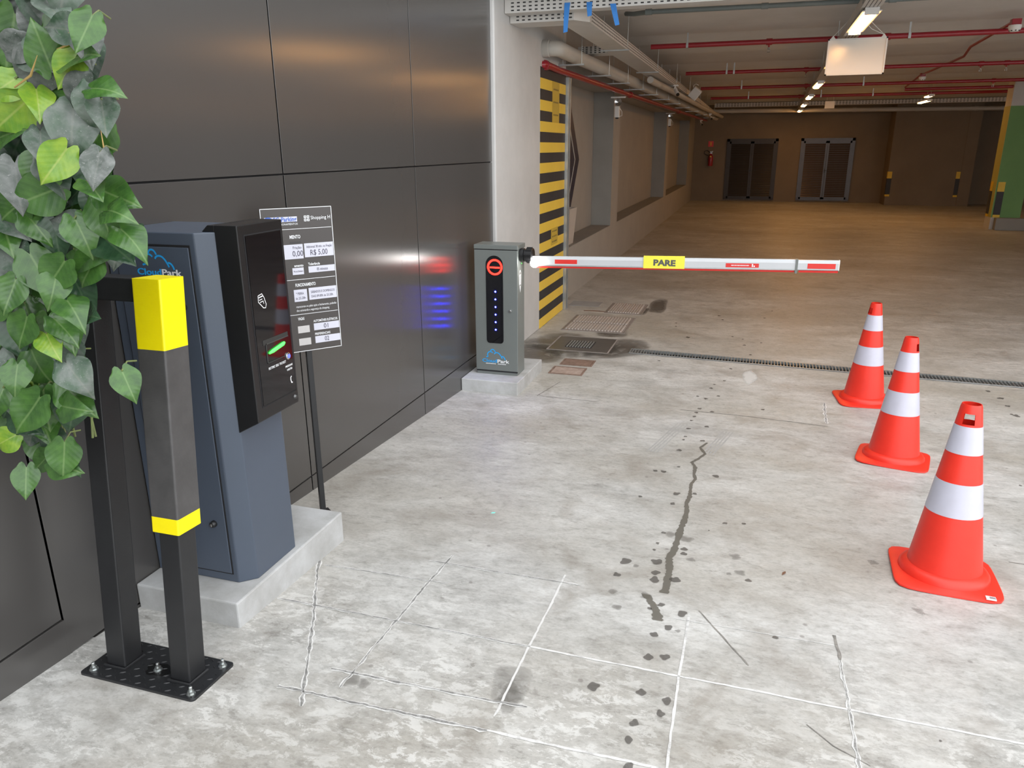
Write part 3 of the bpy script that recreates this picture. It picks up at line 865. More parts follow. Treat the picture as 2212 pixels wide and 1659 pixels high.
for z0, z1, mm in ((0.515,0.565,'sleeve_y'),(0.565,1.085,'sleeve_k'),(1.085,1.292,'sleeve_y')):
    b = lb(); b.prism(rrect(sx0, sx1, sy0, sy1, 0.006, 3), 'z', z0, z1)
    obj('foam_sleeve', lean(b), M[mm], bo, local=True)
for x, y in ((-0.19,-0.075),(0.20,0.072),(0.198,-0.078),(0.012,-0.012)):
    b = lb()
    b.lathe([(0.014,0.008),(0.014,0.011),(0.0,0.011)], 18, (x,y,0))
    b.lathe([(0.0105,0.011),(0.0105,0.020),(0.0,0.020)], 6, (x,y,0))
    b.lathe([(0.0055,0.020),(0.0055,0.033),(0.004,0.035),(0.0,0.035)], 12, (x,y,0))
    obj('anchor_bolt', b, M['zinc'], bo, local=True)
b = lb(); n = 18
P = [(0.012+0.052*math.cos(2*PI*i/n)*rnd.uniform(0.7,1.05), -0.010+0.036*math.sin(2*PI*i/n)*rnd.uniform(0.75,1.05)) for i in range(n)]
b.prism(P, 'z', 0.0078, 0.0088)
obj('tar_patch', b, mat('tar', (0.008,0.008,0.008), rough=0.2), bp, local=True)

# ------------------------------------------------------------------ price sign on a pole
TH = math.radians(50.6)
sg = thing('price_sign', 'dark brown parking price sign board with white print on thin black pole', 'sign', (-1.9, 2.9, zf(0,2.9)), (0, 0, TH))
zb0 = -zf(0,2.9)
b = lb(); b.box(-0.012, 0.014, -0.006, 0.014, 0.004, 1.47); obj('pole', b, M['black'], sg, local=True, bevel=0.002)
b = lb(); b.box(-0.035, 0.035, -0.03, 0.03, 0.0, 0.006); obj('base_plate', b, M['black'], sg, local=True)
X0s, X1s, Z0s, Z1s = -0.160, 0.155, zb0+0.967, zb0+1.609
b = lb(); b.box(X0s, X1s, -0.014, -0.006, Z0s, Z1s)
bd = obj('board', b, M['signbrown'], sg, local=True)
Wd, Hd = X1s-X0s, Z1s-Z0s
def sp(u, v): return (X0s+u*Wd, Z1s-v*Hd)
ysf = -0.0145
def sbox(u0, u1, v0, v1, mt, name='print_field'):
    a = sp(u0, v1); c = sp(u1, v0)
    b = lb(); b.box(a[0], c[0], ysf, -0.0138, a[1], c[1]); return obj(name, b, mt, bd, local=True)
def stext(body, u, v, size, mt, width=None, align='LEFT', bold=0.0):
    p = sp(u, v)
    return text('lettering', body, size, (p[0], ysf-0.0006, p[1]), FRONT, mt, bd, align, bold, width*Wd if width else None, local=True, th=0.0002)
for q in ((0,1,0,0.004),(0,1,0.996,1),(0,0.008,0,1),(0.992,1,0,1)): sbox(*q, M['txtwhite'], 'border')
for vv in (0.14, 0.485, 0.73): sbox(0.02, 0.98, vv, vv+0.003, M['txtwhite'], 'divider')
sbox(0.05, 0.50, 0.058, 0.092, M['boxwhite'])
text_blue = mat('text_blue', (0.05,0.14,0.55), rough=0.4)
stext('SC Parking', 0.17, 0.088, 0.026, text_blue, 0.32, bold=0.02)
b = lb()
cx_, cz_ = sp(0.10, 0.078)
n = 16; vs = []
for r in (0.010, 0.018):
    for i in range(n+1):
        tt = PI*i/n; vs.append((cx_+r*1.3*math.cos(tt), ysf-0.0006, cz_-0.004+r*math.sin(tt)))
b.add(vs, [(i, i+1, n+2+i, n+1+i) for i in range(n)])
obj('car_logo', b, text_blue, bd, local=True)
stext('ESTACIONAMENTOS', 0.17, 0.113, 0.011, M['txtwhite'], 0.33)
# four-petal mark
b = lb(); cx_, cz_ = sp(0.635, 0.075)
for sx in (-1, 1):
    for sz in (-1, 1):
        x0, x1 = sorted((cx_+sx*0.0012, cx_+sx*0.0125)); z0, z1 = sorted((cz_+sz*0.0012, cz_+sz*0.0125))
        for a0, a1, c0, c1 in ((x0,x1,z0,z0+0.0035),(x0,x1,z1-0.0035,z1),(x0,x0+0.0035,z0,z1),(x1-0.0035,x1,z0,z1)):
            b.box(a0, a1, ysf-0.0005, ysf, c0, c1)
obj('petal_logo', b, M['txtwhite'], bd, local=True)
stext('Shopping H', 0.69, 0.083, 0.021, M['txtwhite'], 0.28)
stext('MENTO', 0.37, 0.205, 0.021, M['txtwhite'], 0.15, bold=0.02)
sbox(0.37, 0.52, 0.225, 0.24, mat('print_grey', (0.045,0.042,0.042)))
sbox(0.10, 0.545, 0.245, 0.343, M['boxwhite']); sbox(0.565, 0.985, 0.243, 0.338, M['boxwhite'])
stext('Fração', 0.40, 0.275, 0.016, M['txtdark'], 0.12); stext('0,00', 0.39, 0.325, 0.034, M['txtdark'], 0.15)
stext('Adicional 30 min. ou Fração', 0.595, 0.275, 0.016, M['txtdark'], 0.37); stext('R$ 5,00', 0.64, 0.325, 0.034, M['txtdark'], 0.25)
stext('amento', 0.40, 0.398, 0.016, M['txtwhite'], 0.13, bold=0.02); stext('Tolerância', 0.60, 0.394, 0.016, M['txtwhite'], 0.17, bold=0.02)
sbox(0.37, 0.53, 0.405, 0.452, M['boxwhite']); sbox(0.60, 0.985, 0.402, 0.446, M['boxwhite'])
stext('Pix ou Dinheiro', 0.385, 0.434, 0.010, M['txtdark'], 0.135); stext('05 minutos', 0.72, 0.434, 0.018, M['txtdark'], 0.16)
stext('FUNCIONAMENTO', 0.39, 0.535, 0.020, M['txtwhite'], 0.29, bold=0.02)
sbox(0.36, 0.548, 0.556, 0.640, M['boxwhite']); sbox(0.575, 0.985, 0.552, 0.636, M['boxwhite'])
stext('ª FEIRA', 0.39, 0.592, 0.015, M['txtdark'], 0.11); stext('às 23.20h', 0.38, 0.624, 0.015, M['txtdark'], 0.14)
stext('SÁBADOS E DOMINGOS', 0.605, 0.589, 0.015, M['txtdark'], 0.35); stext('DAS 09.00h às 23.20h', 0.605, 0.620, 0.015, M['txtdark'], 0.32)
stext('manecerem no pátio após o fechamento, poderão', 0.375, 0.683, 0.014, M['txtwhite'], 0.59)
stext('dos acionando a segurança do shopping', 0.375, 0.710, 0.014, M['txtwhite'], 0.48)
stext('VAGAS', 0.385, 0.772, 0.018, M['txtwhite'], 0.09, bold=0.02); stext('AUTOMÓVEIS ELÉTRICOS', 0.605, 0.798, 0.015, M['txtwhite'], 0.36, bold=0.015)
sbox(0.37, 0.54, 0.815, 0.865, M['boxcream']); sbox(0.605, 0.985, 0.808, 0.858, M['boxwhite'])
stext('01', 0.75, 0.848, 0.030, M['txtdark'], 0.065)
stext('PREFERENCIAIS', 0.61, 0.893, 0.015, M['txtwhite'], 0.23, bold=0.015)
sbox(0.37, 0.545, 0.905, 0.955, M['boxcream']); sbox(0.61, 0.988, 0.902, 0.952, M['boxwhite'])
stext('02', 0.75, 0.942, 0.030, M['txtdark'], 0.065)

# ------------------------------------------------------------------ barrier cabinet and boom
cb = thing('barrier_cabinet', 'grey green barrier cabinet with red ring light and blue dots', 'barrier cabinet', (-1.856, 5.56, 0.105))
cx0, cx1, cy0, cy1 = -2.033, -1.680, 5.474, 5.68
b = MB(); b.box(cx0+0.006, cx1-0.006, cy0+0.006, cy1-0.004, 0.105, 1.115)
obj('body', b, M['cab'], cb, bevel=0.003)
b = MB(); b.box(cx0-0.001, cx1+0.001, cy0-0.002, cy1, 1.108, 1.142)
obj('lid', b, M['cab'], cb, bevel=0.004)
b = MB(); b.box(cx0, cx1, cy0, cy0+0.012, 0.138, 1.102)
dr = obj('door', b, M['cab'], cb, bevel=0.005)
b = MB(); b.box(cx0+0.004, cx1-0.004, cy0+0.003, cy0+0.010, 0.128, 0.1375); b.box(cx0+0.004, cx1-0.004, cy0+0.003, cy0+0.010, 1.1025, 1.108)
obj('door_gap', b, M['gap'], cb)
# display window: arched top
wx0, wx1, wz0, wz1 = -1.938, -1.797, 0.366, 1.061
def arch(x0, x1, z0, z1, r):
    R = (x1-x0)/2; P = []
    for i in range(17):
        t = PI*i/16; P.append(((x0+x1)/2+R*math.cos(t), z1-R+R*math.sin(t)))
    for cx_, a in ((x0+r,180),(x1-r,270)):
        for i in range(6):
            t = math.radians(a+90*i/5); P.append((cx_+r*math.cos(t), z0+r+r*math.sin(t)))
    return P
b = MB(); b.prism(arch(wx0-0.004,wx1+0.004,wz0-0.004,wz1+0.004,0.03), 'y', cy0-0.0015, cy0+0.001)
obj('window_rim', b, M['cab'], dr)
b = MB(); b.prism(arch(wx0,wx1,wz0,wz1,0.026), 'y', cy0-0.0025, cy0-0.0005)
win = obj('display_window', b, M['blackgloss'], dr)
rcx, rcz, rr0, rr1 = -1.863, 0.972, 0.048, 0.062
b = MB()
for i in range(44):
    t = 2*PI*i/44
    b.bar((rcx+rr0*math.cos(t), cy0-0.0035, rcz+rr0*math.sin(t)), (rcx+rr1*math.cos(t), cy0-0.0035, rcz+rr1*math.sin(t)), 0.002, 0.0052, up=(-math.sin(t),0,math.cos(t)))
obj('red_ring_light', b, M['ledred'], win)
b = MB()
for i in range(9): b.box(-1.905+i*0.0094, -1.898+i*0.0094, cy0-0.0045, cy0-0.0025, rcz-0.009, rcz+0.003)
obj('red_bar_light', b, M['ledred'], win)
for i in range(6):
    zz = 0.781-i*0.0608
    b = MB(); b.lathe([(0.0065,-0.003),(0.005,-0.006),(0.0,-0.0075)], 14, (-1.861, cy0, zz), 'y')
    obj('blue_light', b, M['ledblue'], win, smooth=True)
b = MB(); b.lathe([(0.0,-0.012),(0.009,-0.012),(0.012,-0.008),(0.0135,0.0)], 20, (-1.741, cy0, 0.633), 'y')
lk = obj('lock', b, M['chrome'], dr, smooth=True)
b = MB(); b.box(-1.742, -1.740, cy0-0.0135, cy0-0.012, 0.627, 0.639); obj('key_slot', b, M['slot'], lk)
logo(-1.980, 0.206, 0.226, cy0-0.0012, dr, sub=True)
# pin logo on the side
b = MB(); py_, pz_ = 5.560, 0.875; xs_ = cx1+0.0003-0.006
n = 24; vs = []
for w in (1.0, 0.80):
    for i in range(n+1):
        t = -PI/2+0.5 + (2*PI-1.0)*i/n
        vs.append((xs_+0.0008, py_+0.032*w*math.cos(t), pz_+0.070*w*math.sin(t)))
b.add(vs, [(i, i+1, n+2+i, n+1+i) for i in range(n)])
b.add([(xs_+0.0008,py_-0.020,pz_-0.055),(xs_+0.0008,py_+0.020,pz_-0.055),(xs_+0.0008,py_,pz_-0.110)], [(0,2,1)])
b.box(xs_, xs_+0.0008, py_-0.014, py_-0.002, pz_-0.045, pz_+0.035); b.box(xs_, xs_+0.0008, py_+0.004, py_+0.016, pz_-0.045, pz_+0.020)
b.box(xs_, xs_+0.0008, py_-0.020, py_+0.020, pz_+0.022, pz_+0.034)
obj('pin_logo', b, M['txtwhite'], cb)
for zz in (1.04, 0.99):
    b = MB(); b.lathe([(0.004,0.0),(0.004,0.002),(0,0.002)], 10, (cx1-0.006, 5.60, zz), 'x'); obj('status_light', b, M['ledgreen'], cb)

bm_ = thing('boom_barrier', 'white boom arm with red edge and yellow board lowered across lane', 'boom barrier', (-1.62, 5.57, 1.02))
b = MB()
b.lathe([(0.0,0.0),(0.052,0.0),(0.052,0.03),(0.044,0.034),(0.044,0.045),(0.056,0.048),(0.056,0.095),(0.050,0.10),(0.0,0.10)], 28, (-1.682,5.57,1.06), 'x')
for i in range(8):
    t = 2*PI*i/8
    b.bar((-1.632, 5.57+0.055*math.cos(t), 1.06+0.055*math.sin(t)), (-1.588, 5.57+0.055*math.cos(t), 1.06+0.055*math.sin(t)), 0.012, 0.012)
obj('hub', b, M['headblk'], bm_, smooth=True)
XA0, XA1, XJ = -1.60, 0.60, 0.322
def az(x): return 1.013 + (x-XA0)*0.0225      # centre height of the arm
def armpiece(x0, x1, prof):
    P = len(prof); vs = []
    for x in (x0, x1): vs += [(x, 5.57+p, az(x)+q) for p, q in prof]
    fs = [tuple(range(P)), tuple(range(2*P-1, P-1, -1))] + [(i, i+P, (i+1)%P+P, (i+1)%P) for i in range(P)]
    b = MB(); b.add(vs, fs); return b
pr = [(-0.018,-0.032),(-0.022,-0.026),(-0.022,0.020),(-0.013,0.042),(0.013,0.042),(0.022,0.020),(0.022,-0.026),(0.018,-0.032)]
obj('arm', armpiece(XA0, XJ, pr), M['armwhite'], bm_)
pr2 = [(p*0.9, q*0.93) for p, q in pr]
obj('arm_extension', armpiece(XJ, XA1-0.006, pr2), M['armwhite'], bm_)
pg = [(-0.0235,-0.030),(-0.0235,-0.022),(0.0235,-0.022),(0.0235,-0.030)]
obj('lower_rail', armpiece(XA0, XJ, pg), M['galv'], bm_)
rd = [(-0.013,-0.046),(-0.016,-0.032),(0.016,-0.032),(0.013,-0.046)]
obj('rubber_edge', armpiece(XA0+0.02, XJ-0.01, rd), M['armred'], bm_)
obj('rubber_edge', armpiece(XJ+0.02, XA1-0.006, rd), M['armred'], bm_)
cl = [(-0.026,-0.052),(-0.026,0.045),(0.026,0.045),(0.026,-0.052)]
obj('joint_clip', armpiece(XJ-0.006, XJ+0.010, cl), M['cab'], bm_)
obj('end_cap', armpiece(XA1-0.006, XA1, [(p*1.03,q*1.06) for p, q in pr2]), M['white'], bm_)
def armbox(x0, x1, z0, z1, y0, y1, mt, name, parent=bm_):
    return obj(name, armpiece(x0, x1, [(y0,z0),(y0,z1),(y1,z1),(y1,z0)]), mt, parent)
armbox(-1.405, -1.232, -0.012, 0.020, -0.0228, -0.021, M['armred'], 'reflector')
armbox(0.395, 0.575, -0.018, 0.017, -0.0212, -0.019, M['armred'], 'reflector')
stk = armbox(-0.150, 0.075, -0.017, 0.012, -0.0228, -0.021, M['armred'], 'red_sticker')
b = MB(); rnd = random.Random(8); x = -0.112
while x < 0.010:
    d = rnd.uniform(0.003,0.008); b.box(x, x+d, 5.57-0.0234, 5.57-0.0228, az(x)-0.006, az(x)+0.001); x += d+0.003
b.box(0.028, 0.036, 5.57-0.0234, 5.57-0.0228, az(0.03)-0.012, az(0.03)+0.009); b.box(0.040, 0.048, 5.57-0.0234, 5.57-0.0228, az(0.04)-0.012, az(0.04)-0.002)
obj('small_print', b, M['txtwhite'], stk)
pb = armbox(-0.733, -0.437, -0.034, 0.058, -0.027, -0.0235, M['pare'], 'stop_board')
text('lettering', 'PARE', 0.058, (-0.582, 5.57-0.0275, az(-0.58)-0.012), FRONT, mat('pare_grey',(0.10,0.10,0.095)), pb, align='CENTER', bold=0.05, width=0.160)
bc = thing('warning_lamp', 'bright white warning lamp at the pivot of boom arm', 'lamp', (-1.562, 5.50, 1.0))
b = MB(); b.lathe([(0.0,-0.030),(0.020,-0.024),(0.032,-0.006),(0.034,0.004),(0.026,0.014),(0.0,0.016)], 20, (-1.562,5.53,1.005), 'y')
obj('bulb', b, M['beacon'], bc, smooth=True)
b = MB(); b.lathe([(0.0,0.016),(0.024,0.014),(0.024,0.024),(0.0,0.024)], 20, (-1.562,5.53,1.005), 'y')
obj('socket', b, M['headblk'], bc, smooth=True)

# ------------------------------------------------------------------ traffic cones
def make_cone():
    r = thing('traffic_cone', '', 'traffic cone', group='traffic cones')
    b = MB()
    # base: rounded square, thin, slightly raised towards the collar
    n = 48; vs = []
    def sq(t, h, rr=0.055):
        # rounded square radius in direction t
        c, s = math.cos(t), math.sin(t)
        p = 7.0
        return h/((abs(c)**p+abs(s)**p)**(1/p))
    rings = [('s',0.196,0.0),('s',0.199,0.004),('s',0.198,0.010),('s',0.190,0.0135),('c',0.172,0.018),('c',0.170,0.030),('c',0.162,0.042),('c',0.150,0.049),('c',0.140,0.052)]
    for k_, rad, h in rings:
        for i in range(n):
            t = 2*PI*i/n
            q = sq(t, rad) if k_ == 's' else rad
            vs.append((q*math.cos(t), q*math.sin(t), h+(0.004*math.cos(2*t) if k_ == 's' and h > 0 else 0)))
    fs = []
    for r_ in range(len(rings)-1):
        for i in range(n): fs.append((r_*n+i, r_*n+(i+1)%n, (r_+1)*n+(i+1)%n, (r_+1)*n+i))
    fs.append(tuple(range(n-1,-1,-1)))
    b.add(vs, fs)
    obj('base', b, M['cone'], r, smooth=True, local=True, sharp=50)
    def R(z): return 0.140+(0.037-0.140)*(z-0.052)/(0.75-0.052)
    b = MB()
    zs = [0.045,0.052,0.2,0.35,0.5,0.60,0.672,0.685,0.702,0.715,0.740,0.750]
    prof = [(R(z), z) for z in zs]
    prof[-1] = (R(0.75)-0.002, 0.75)
    N = 40
    def skip(i, k):
        if 6 <= i <= 8:
            w = 3 if i == 7 else 3
            return min((k-30) % N, (30-k-1) % N) < w or min((k-10) % N, (10-k-1) % N) < w
        return False
    b.lathe(prof, N, skip=skip)
    inner = [(R(z)-0.004, z) for z in zs]; inner[-1] = (R(0.75)-0.005, 0.75)
    o0 = len(b.v)
    b.lathe(list(reversed(inner)), N, skip=lambda i, k: skip(len(inner)-2-i, k))
    # top rim
    m = len(prof)
    b.f += [((m-1)*N+k, (m-1)*N+(k+1)%N, o0+(k+1)%N, o0+k) for k in range(N)]
    obj('cone_body', b, M['cone'], r, smooth=True, local=True)
    for z0, z1 in ((0.552,0.664),(0.295,0.432)):
        b = MB(); b.lathe([(R(z0)+0.0002,z0),(R(z0)+0.0012,z0),(R(z1)+0.0012,z1),(R(z1)+0.0002,z1)], N)
        obj('reflective_band', b, M['reflect'], r, smooth=True, local=True)
    return r
cone0 = make_cone()
CONES = [((0.895,3.185), -4, 180, 'orange traffic cone nearest the camera with white bands and barcode sticker'),
         ((0.938,4.690), -13, 75, 'orange traffic cone in the middle of the three'),
         ((0.925,5.950), 6, 110, 'orange traffic cone farthest away, nearest the boom arm')]
for i, ((x, y), rz, hole, lab) in enumerate(CONES):
    if i == 0: r = cone0
    else:
        r = cone0.copy(); C.objects.link(r)
        for ch in list(cone0.children):
            c = ch.copy(); C.objects.link(c); c.parent = r
            if ch.name.startswith('cone_body'): c.rotation_euler.z = math.radians(hole)
    r.location = (x, y, zf(x, y)+0.001)
    r.rotation_euler = (TILT if y < Y0 else 0, 0, math.radians(rz))
    r['label'] = lab
for ch in cone0.children:
    if ch.name.startswith('cone_body'): ch.rotation_euler.z = math.radians(-13)
b = MB(); b.box(0.125, 0.160, -0.192, -0.166, 0.0135, 0.0185)
st = obj('barcode_sticker', b, M['white'], cone0, local=True)
b = MB()
for i in range(7): b.box(0.138+i*0.003, 0.138+i*0.003+0.0018, -0.186, -0.172, 0.0185, 0.0188)
obj('barcode', b, M['txtdark'], st, local=True)

# ------------------------------------------------------------------ small litter
b = MB(); L = 0.030
b.add([(0.247,2.96,zf(0,2.96)+0.003),(0.262,2.972,zf(0,2.96)+0.009),(0.262,2.995,zf(0,2.99)+0.004),(0.250,2.985,zf(0,2.98)+0.002),
       (0.247,2.96,zf(0,2.96)+0.0005),(0.262,2.972,zf(0,2.96)+0.0065),(0.262,2.995,zf(0,2.99)+0.0015),(0.250,2.985,zf(0,2.98)+0.0005)],
      [(0,1,2,3),(7,6,5,4),(0,4,5,1),(1,5,6,2),(2,6,7,3),(3,7,4,0)])
tag(obj('dry_leaf', b, mat('dry_leaf_brown', (0.24,0.12,0.07))), 'small dry brown leaf on the floor near the cones', 'leaf')
b = MB(); b.prism([(-1.111,3.156),(-1.096,3.160),(-1.093,3.172),(-1.108,3.167)], 'z', zf(0,3.164), zf(0,3.164)+0.003)
tag(obj('paper_scrap', b, mat('turquoise_scrap', (0.30,0.80,0.72))), 'tiny turquoise scrap lying on the grey floor', 'scrap')

# ------------------------------------------------------------------ ceiling services
def slots_x(x0, x1, z0, z1, y, rows, pitch=0.05, w=0.024, h=0.010):
    b = MB()
    for r in range(rows):
        zz = z0+(z1-z0)*(r+0.5)/rows
        x = x0+0.03
        while x < x1-0.03:
            b.box(x, x+w, y-0.0008, y+0.0004, zz-h/2, zz+h/2); x += pitch
    return b
def slots_y(y0, y1, z0, z1, x, rows, pitch=0.05, w=0.028, h=0.010):
    b = MB()
    for r in range(rows):
        zz = z0+(z1-z0)*(r+0.5)/rows
        y = y0+0.03
        while y < y1-0.03:
            b.box(x-0.0004, x+0.0008, y, y+w, zz-h/2, zz+h/2); y += pitch
    return b
def channel_x(x0, x1, y0, y1, z0, z1, t=0.003):
    b = MB(); b.box(x0,x1,y0,y1,z0,z0+t); b.box(x0,x1,y0,y0+t,z0+t,z1); b.box(x0,x1,y1-t,y1,z0+t,z1); return b
# tray above the opening
t0 = thing('cable_tray', 'perforated cable tray running across above the garage opening, nearest the front', 'cable tray', (0.2, 6.47, 2.89))
obj('tray_channel', channel_x(-2.065, 4.5, 6.40, 6.54, 2.895, 3.01), M['tray'], t0)
s_ = obj('slots', slots_x(-2.04, 3.0, 2.900, 3.010, 6.40, 4), M['slot'], t0); s_['kind'] = 'stuff'
# lower tray with a bend into the garage
t1 = thing('cable_tray', 'perforated cable tray bending from the column along the left garage wall', 'cable tray', (-1.6, 9.0, 2.84))
b = channel_x(-2.065, -1.66, 6.545, 6.80, 2.840, 2.930)
b.prism([(-1.66,6.545),(-1.52,6.545),(-1.42,6.70),(-1.42,6.84),(-1.66,6.80)], 'z', 2.8402, 2.843)
b.prism([(-1.42,6.84),(-1.42,25.9),(-1.66,25.9),(-1.66,6.80)], 'z', 2.8402, 2.843)
b.box(-1.66,-1.52,6.545,6.548,2.843,2.930)
b.prism([(-1.52,6.545),(-1.42,6.70),(-1.424,6.70),(-1.524,6.548)], 'z', 2.843, 2.930)
b.box(-1.423,-1.42,6.70,25.9,2.843,2.930); b.box(-1.66,-1.657,6.80,25.9,2.843,2.930)
obj('tray_channel', b, M['tray'], t1)
s_ = obj('slots', slots_x(-2.04, -1.52, 2.848, 2.928, 6.545, 3), M['slot'], t1); s_['kind'] = 'stuff'
s_ = obj('slots', slots_y(6.75, 16.0, 2.848, 2.928, -1.42, 3), M['slot'], t1); s_['kind'] = 'stuff'
for yy in (8.6, 11.2, 13.8, 16.5, 19.5, 23.0):
    b = MB()
    b.tube([(-1.41,yy,2.87),(-1.41,yy,3.18)], 0.004, 6); b.tube([(-1.67,yy,2.87),(-1.67,yy,3.18)], 0.004, 6); b.box(-1.70,-1.39,yy-0.012,yy+0.012,2.826,2.839)
    obj('hanger', b, M['galv'], t1)
# short crossing tray segment behind the pipe
t2 = thing('cable_tray', 'short perforated tray piece crossing behind the big grey pipe', 'cable tray', (-1.75, 9.2, 2.87))
obj('tray_channel', channel_x(-2.06, -1.665, 9.1, 9.35, 2.865, 2.945), M['tray'], t2)
s_ = obj('slots', slots_x(-2.05, -1.68, 2.868, 2.945, 9.1, 4), M['slot'], t2); s_['kind'] = 'stuff'
# blue tape
for xx, yy, z0, z1, sk, lab in ((-1.54,6.392,2.728,2.945,-0.012,'blue tape strip hanging lowest from the cable tray'),(-1.362,6.392,2.836,2.940,0.004,'short blue tape tab in the middle of tray edge'),(-1.175,6.392,2.760,2.918,0.040,'blue tape strip hanging rightmost from the cable tray')):
    b = MB(); nn = 5; vs = []
    for i in range(nn+1):
        s = i/nn; z = z1+(z0-z1)*s; x = xx+sk*s; y = yy-0.006*math.sin(PI*s)
        wdt = 0.023-(0.006*s)
        for dy in (0, 0.0015): vs += [(x-wdt,y+dy,z),(x+wdt,y+dy,z+0.006*s)]
    fs = []
    for i in range(nn):
        o = i*4; fs += [(o,o+4,o+5,o+1),(o+2,o+3,o+7,o+6),(o,o+2,o+6,o+4),(o+1,o+5,o+7,o+3)]
    b.add(vs, fs)
    tag(obj('tape_strip', b, M['bluetape']), lab, 'tape', 'blue tape strips on the tray')
# grey conduit along the front
b = MB(); b.tube([(-1.37,8.20,3.12),(-1.25,7.95,3.075),(-1.08,7.72,3.05),(1.06,7.80,3.05),(4.5,7.80,3.05)], 0.022, 10)
cd = tag(obj('conduit_pipe', b, M['conduit'], smooth=True), 'dark grey green conduit running under the ceiling near front', 'pipe')
b = MB()
for xx in (-1.08, -0.05, 1.0): b.lathe([(0.027,-0.03),(0.027,0.03)], 12, (xx,7.72+(xx+1.08)*0.037,3.05), 'x')
obj('coupling', b, M['conduit'], cd, smooth=True)
# big sewer pipe
def sx(y): return -1.93+(y-8.1)*0.030
sw = thing('sewer_pipe', 'fat grey plastic sewer pipe with elbow along the left wall', 'pipe', (-1.9, 8.0, 2.70))
b = MB()
pts = [(-2.12,7.62,2.765),(-2.02,7.62,2.765)]
for i in range(1, 8):
    t = math.radians(90*i/7); pts.append((-2.02+0.09*math.sin(t), 7.71-0.09*math.cos(t), 2.765))
pts += [(sx(8.2),8.2,2.765),(sx(12),12.0,2.755),(sx(18),18.0,2.74),(sx(26.6),26.6,2.73)]
b.tube(pts, 0.072, 20)
obj('pipe', b, M['pvc'], sw, smooth=True)
b = MB(); b.lathe([(0.078,-0.045),(0.080,-0.04),(0.080,0.03),(0.074,0.035)], 20, (-2.035,7.62,2.765), 'x')
obj('socket', b, M['pvc'], sw, smooth=True)
for yy in (8.25,9.6,10.8,12.0,13.3,14.7,16.2,17.9,19.8,22.0,24.4):
    b = MB(); b.box(sx(yy)-0.19, sx(yy)+0.13, yy-0.02, yy+0.02, 2.664, 2.678)
    b.tube([(sx(yy)+0.10,yy,2.67),(sx(yy)+0.10,yy,3.2)], 0.004, 6); b.tube([(sx(yy)-0.10,yy,2.67),(sx(yy)-0.10,yy,3.2)], 0.004, 6)
    obj('bracket', b, M['galv'], sw)
gp = thing('waste_pipe', 'thinner grey pipe running beside the fat sewer pipe', 'pipe', (-1.62, 12.0, 2.74))
b = MB(); b.tube([(-1.57,11.7,2.775),(-1.56,12.1,2.77),(-1.50,14.0,2.77),(-1.38,20.0,2.765),(-1.20,26.6,2.765)], 0.048, 14)
obj('pipe', b, M['pvc'], gp, smooth=True)
b = MB()
for yy in (12.6,14.4,16.5,19,22): b.lathe([(0.053,-0.05),(0.053,0.05)], 14, ((-1.56+(yy-12.1)*0.0316 if yy < 14 else -1.50+(yy-14)*0.02),yy,2.769), 'y')
obj('coupling', b, M['pvc'], gp, smooth=True)
# red main along the wall
def rx(y): return -2.06+(y-8.1)*0.023
rm = thing('sprinkler_main', 'red fire main pipe below the fat grey pipe along left wall', 'pipe', (-2.0, 9.0, 2.58))
b = MB(); b.tube([(-2.11,7.60,2.622),(-2.06,7.61,2.622),(-2.045,7.72,2.622),(rx(8.2),8.2,2.622),(rx(12),12.0,2.622),(rx(18),18.0,2.63),(rx(26),26.0,2.64)], 0.034, 14)
obj('pipe', b, M['redpipe'], rm, smooth=True)
b = MB()
b.lathe([(0.0,-0.05),(0.046,-0.05),(0.046,0.01),(0.038,0.014)], 14, (-2.06,7.70,2.622), 'y')
for yy in (12.4, 18.6): b.lathe([(0.036,-0.07),(0.046,-0.06),(0.046,0.06),(0.036,0.07)], 14, (rx(yy),yy,2.622), 'y')
obj('coupling', b, M['redpipe'], rm, smooth=True)
# red cross pipes
def cross(x0, x1, y, z, r, label, clamps, drops):
    t = thing('sprinkler_pipe', label, 'pipe', (x0, y, z), group='red pipes crossing the ceiling')
    b = MB(); b.tube([(x0,y,z),(x1,y,z)], r, 12); obj('pipe', b, M['redpipe'], t, smooth=True)
    for xx in clamps:
        b = MB(); b.box(xx-0.014, xx+0.014, y-r-0.004, y+r+0.004, z-r-0.003, z+r+0.003); b.box(xx-0.010, xx+0.010, y-0.003, y+0.003, z+r, CZ-0.02)
        obj('clamp', b, M['galv'], t)
    for xx in drops:
        b = MB(); b.lathe([(r+0.008,-0.035),(r+0.008,0.035)], 12, (xx,y,z), 'x'); b.tube([(xx,y,z-r),(xx,y,z-r-0.03)], 0.010, 8)
        obj('tee', b, M['redpipe'], t, smooth=True)
        b = MB(); b.tube([(xx,y,z-r-0.03),(xx,y,z-r-0.055)], 0.012, 8); b.box(xx-0.016,xx-0.012,y-0.003,y+0.003,z-r-0.085,z-r-0.05); b.box(xx+0.012,xx+0.016,y-0.003,y+0.003,z-r-0.085,z-r-0.05); b.lathe([(0.0,-0.003),(0.018,-0.003),(0.018,0),(0,0)], 12, (xx,y,z-r-0.085))
        obj('sprinkler_head', b, M['chrome'], t)
cross(-1.40, 12.5, 10.35, 3.055, 0.030, 'red sprinkler pipe crossing the ceiling nearest the entrance', [-0.95,1.55], [0.02,1.32])
cross(-1.30, 12.5, 14.20, 3.055, 0.030, 'second red sprinkler pipe counted from the entrance', [-0.62,-0.50], [0.65,3.2,3.55])
cross(-1.30, 12.5, 17.90, 3.055, 0.032, 'third red sprinkler pipe counted from the entrance', [-0.45,1.95,5.6], [0.85,4.3])
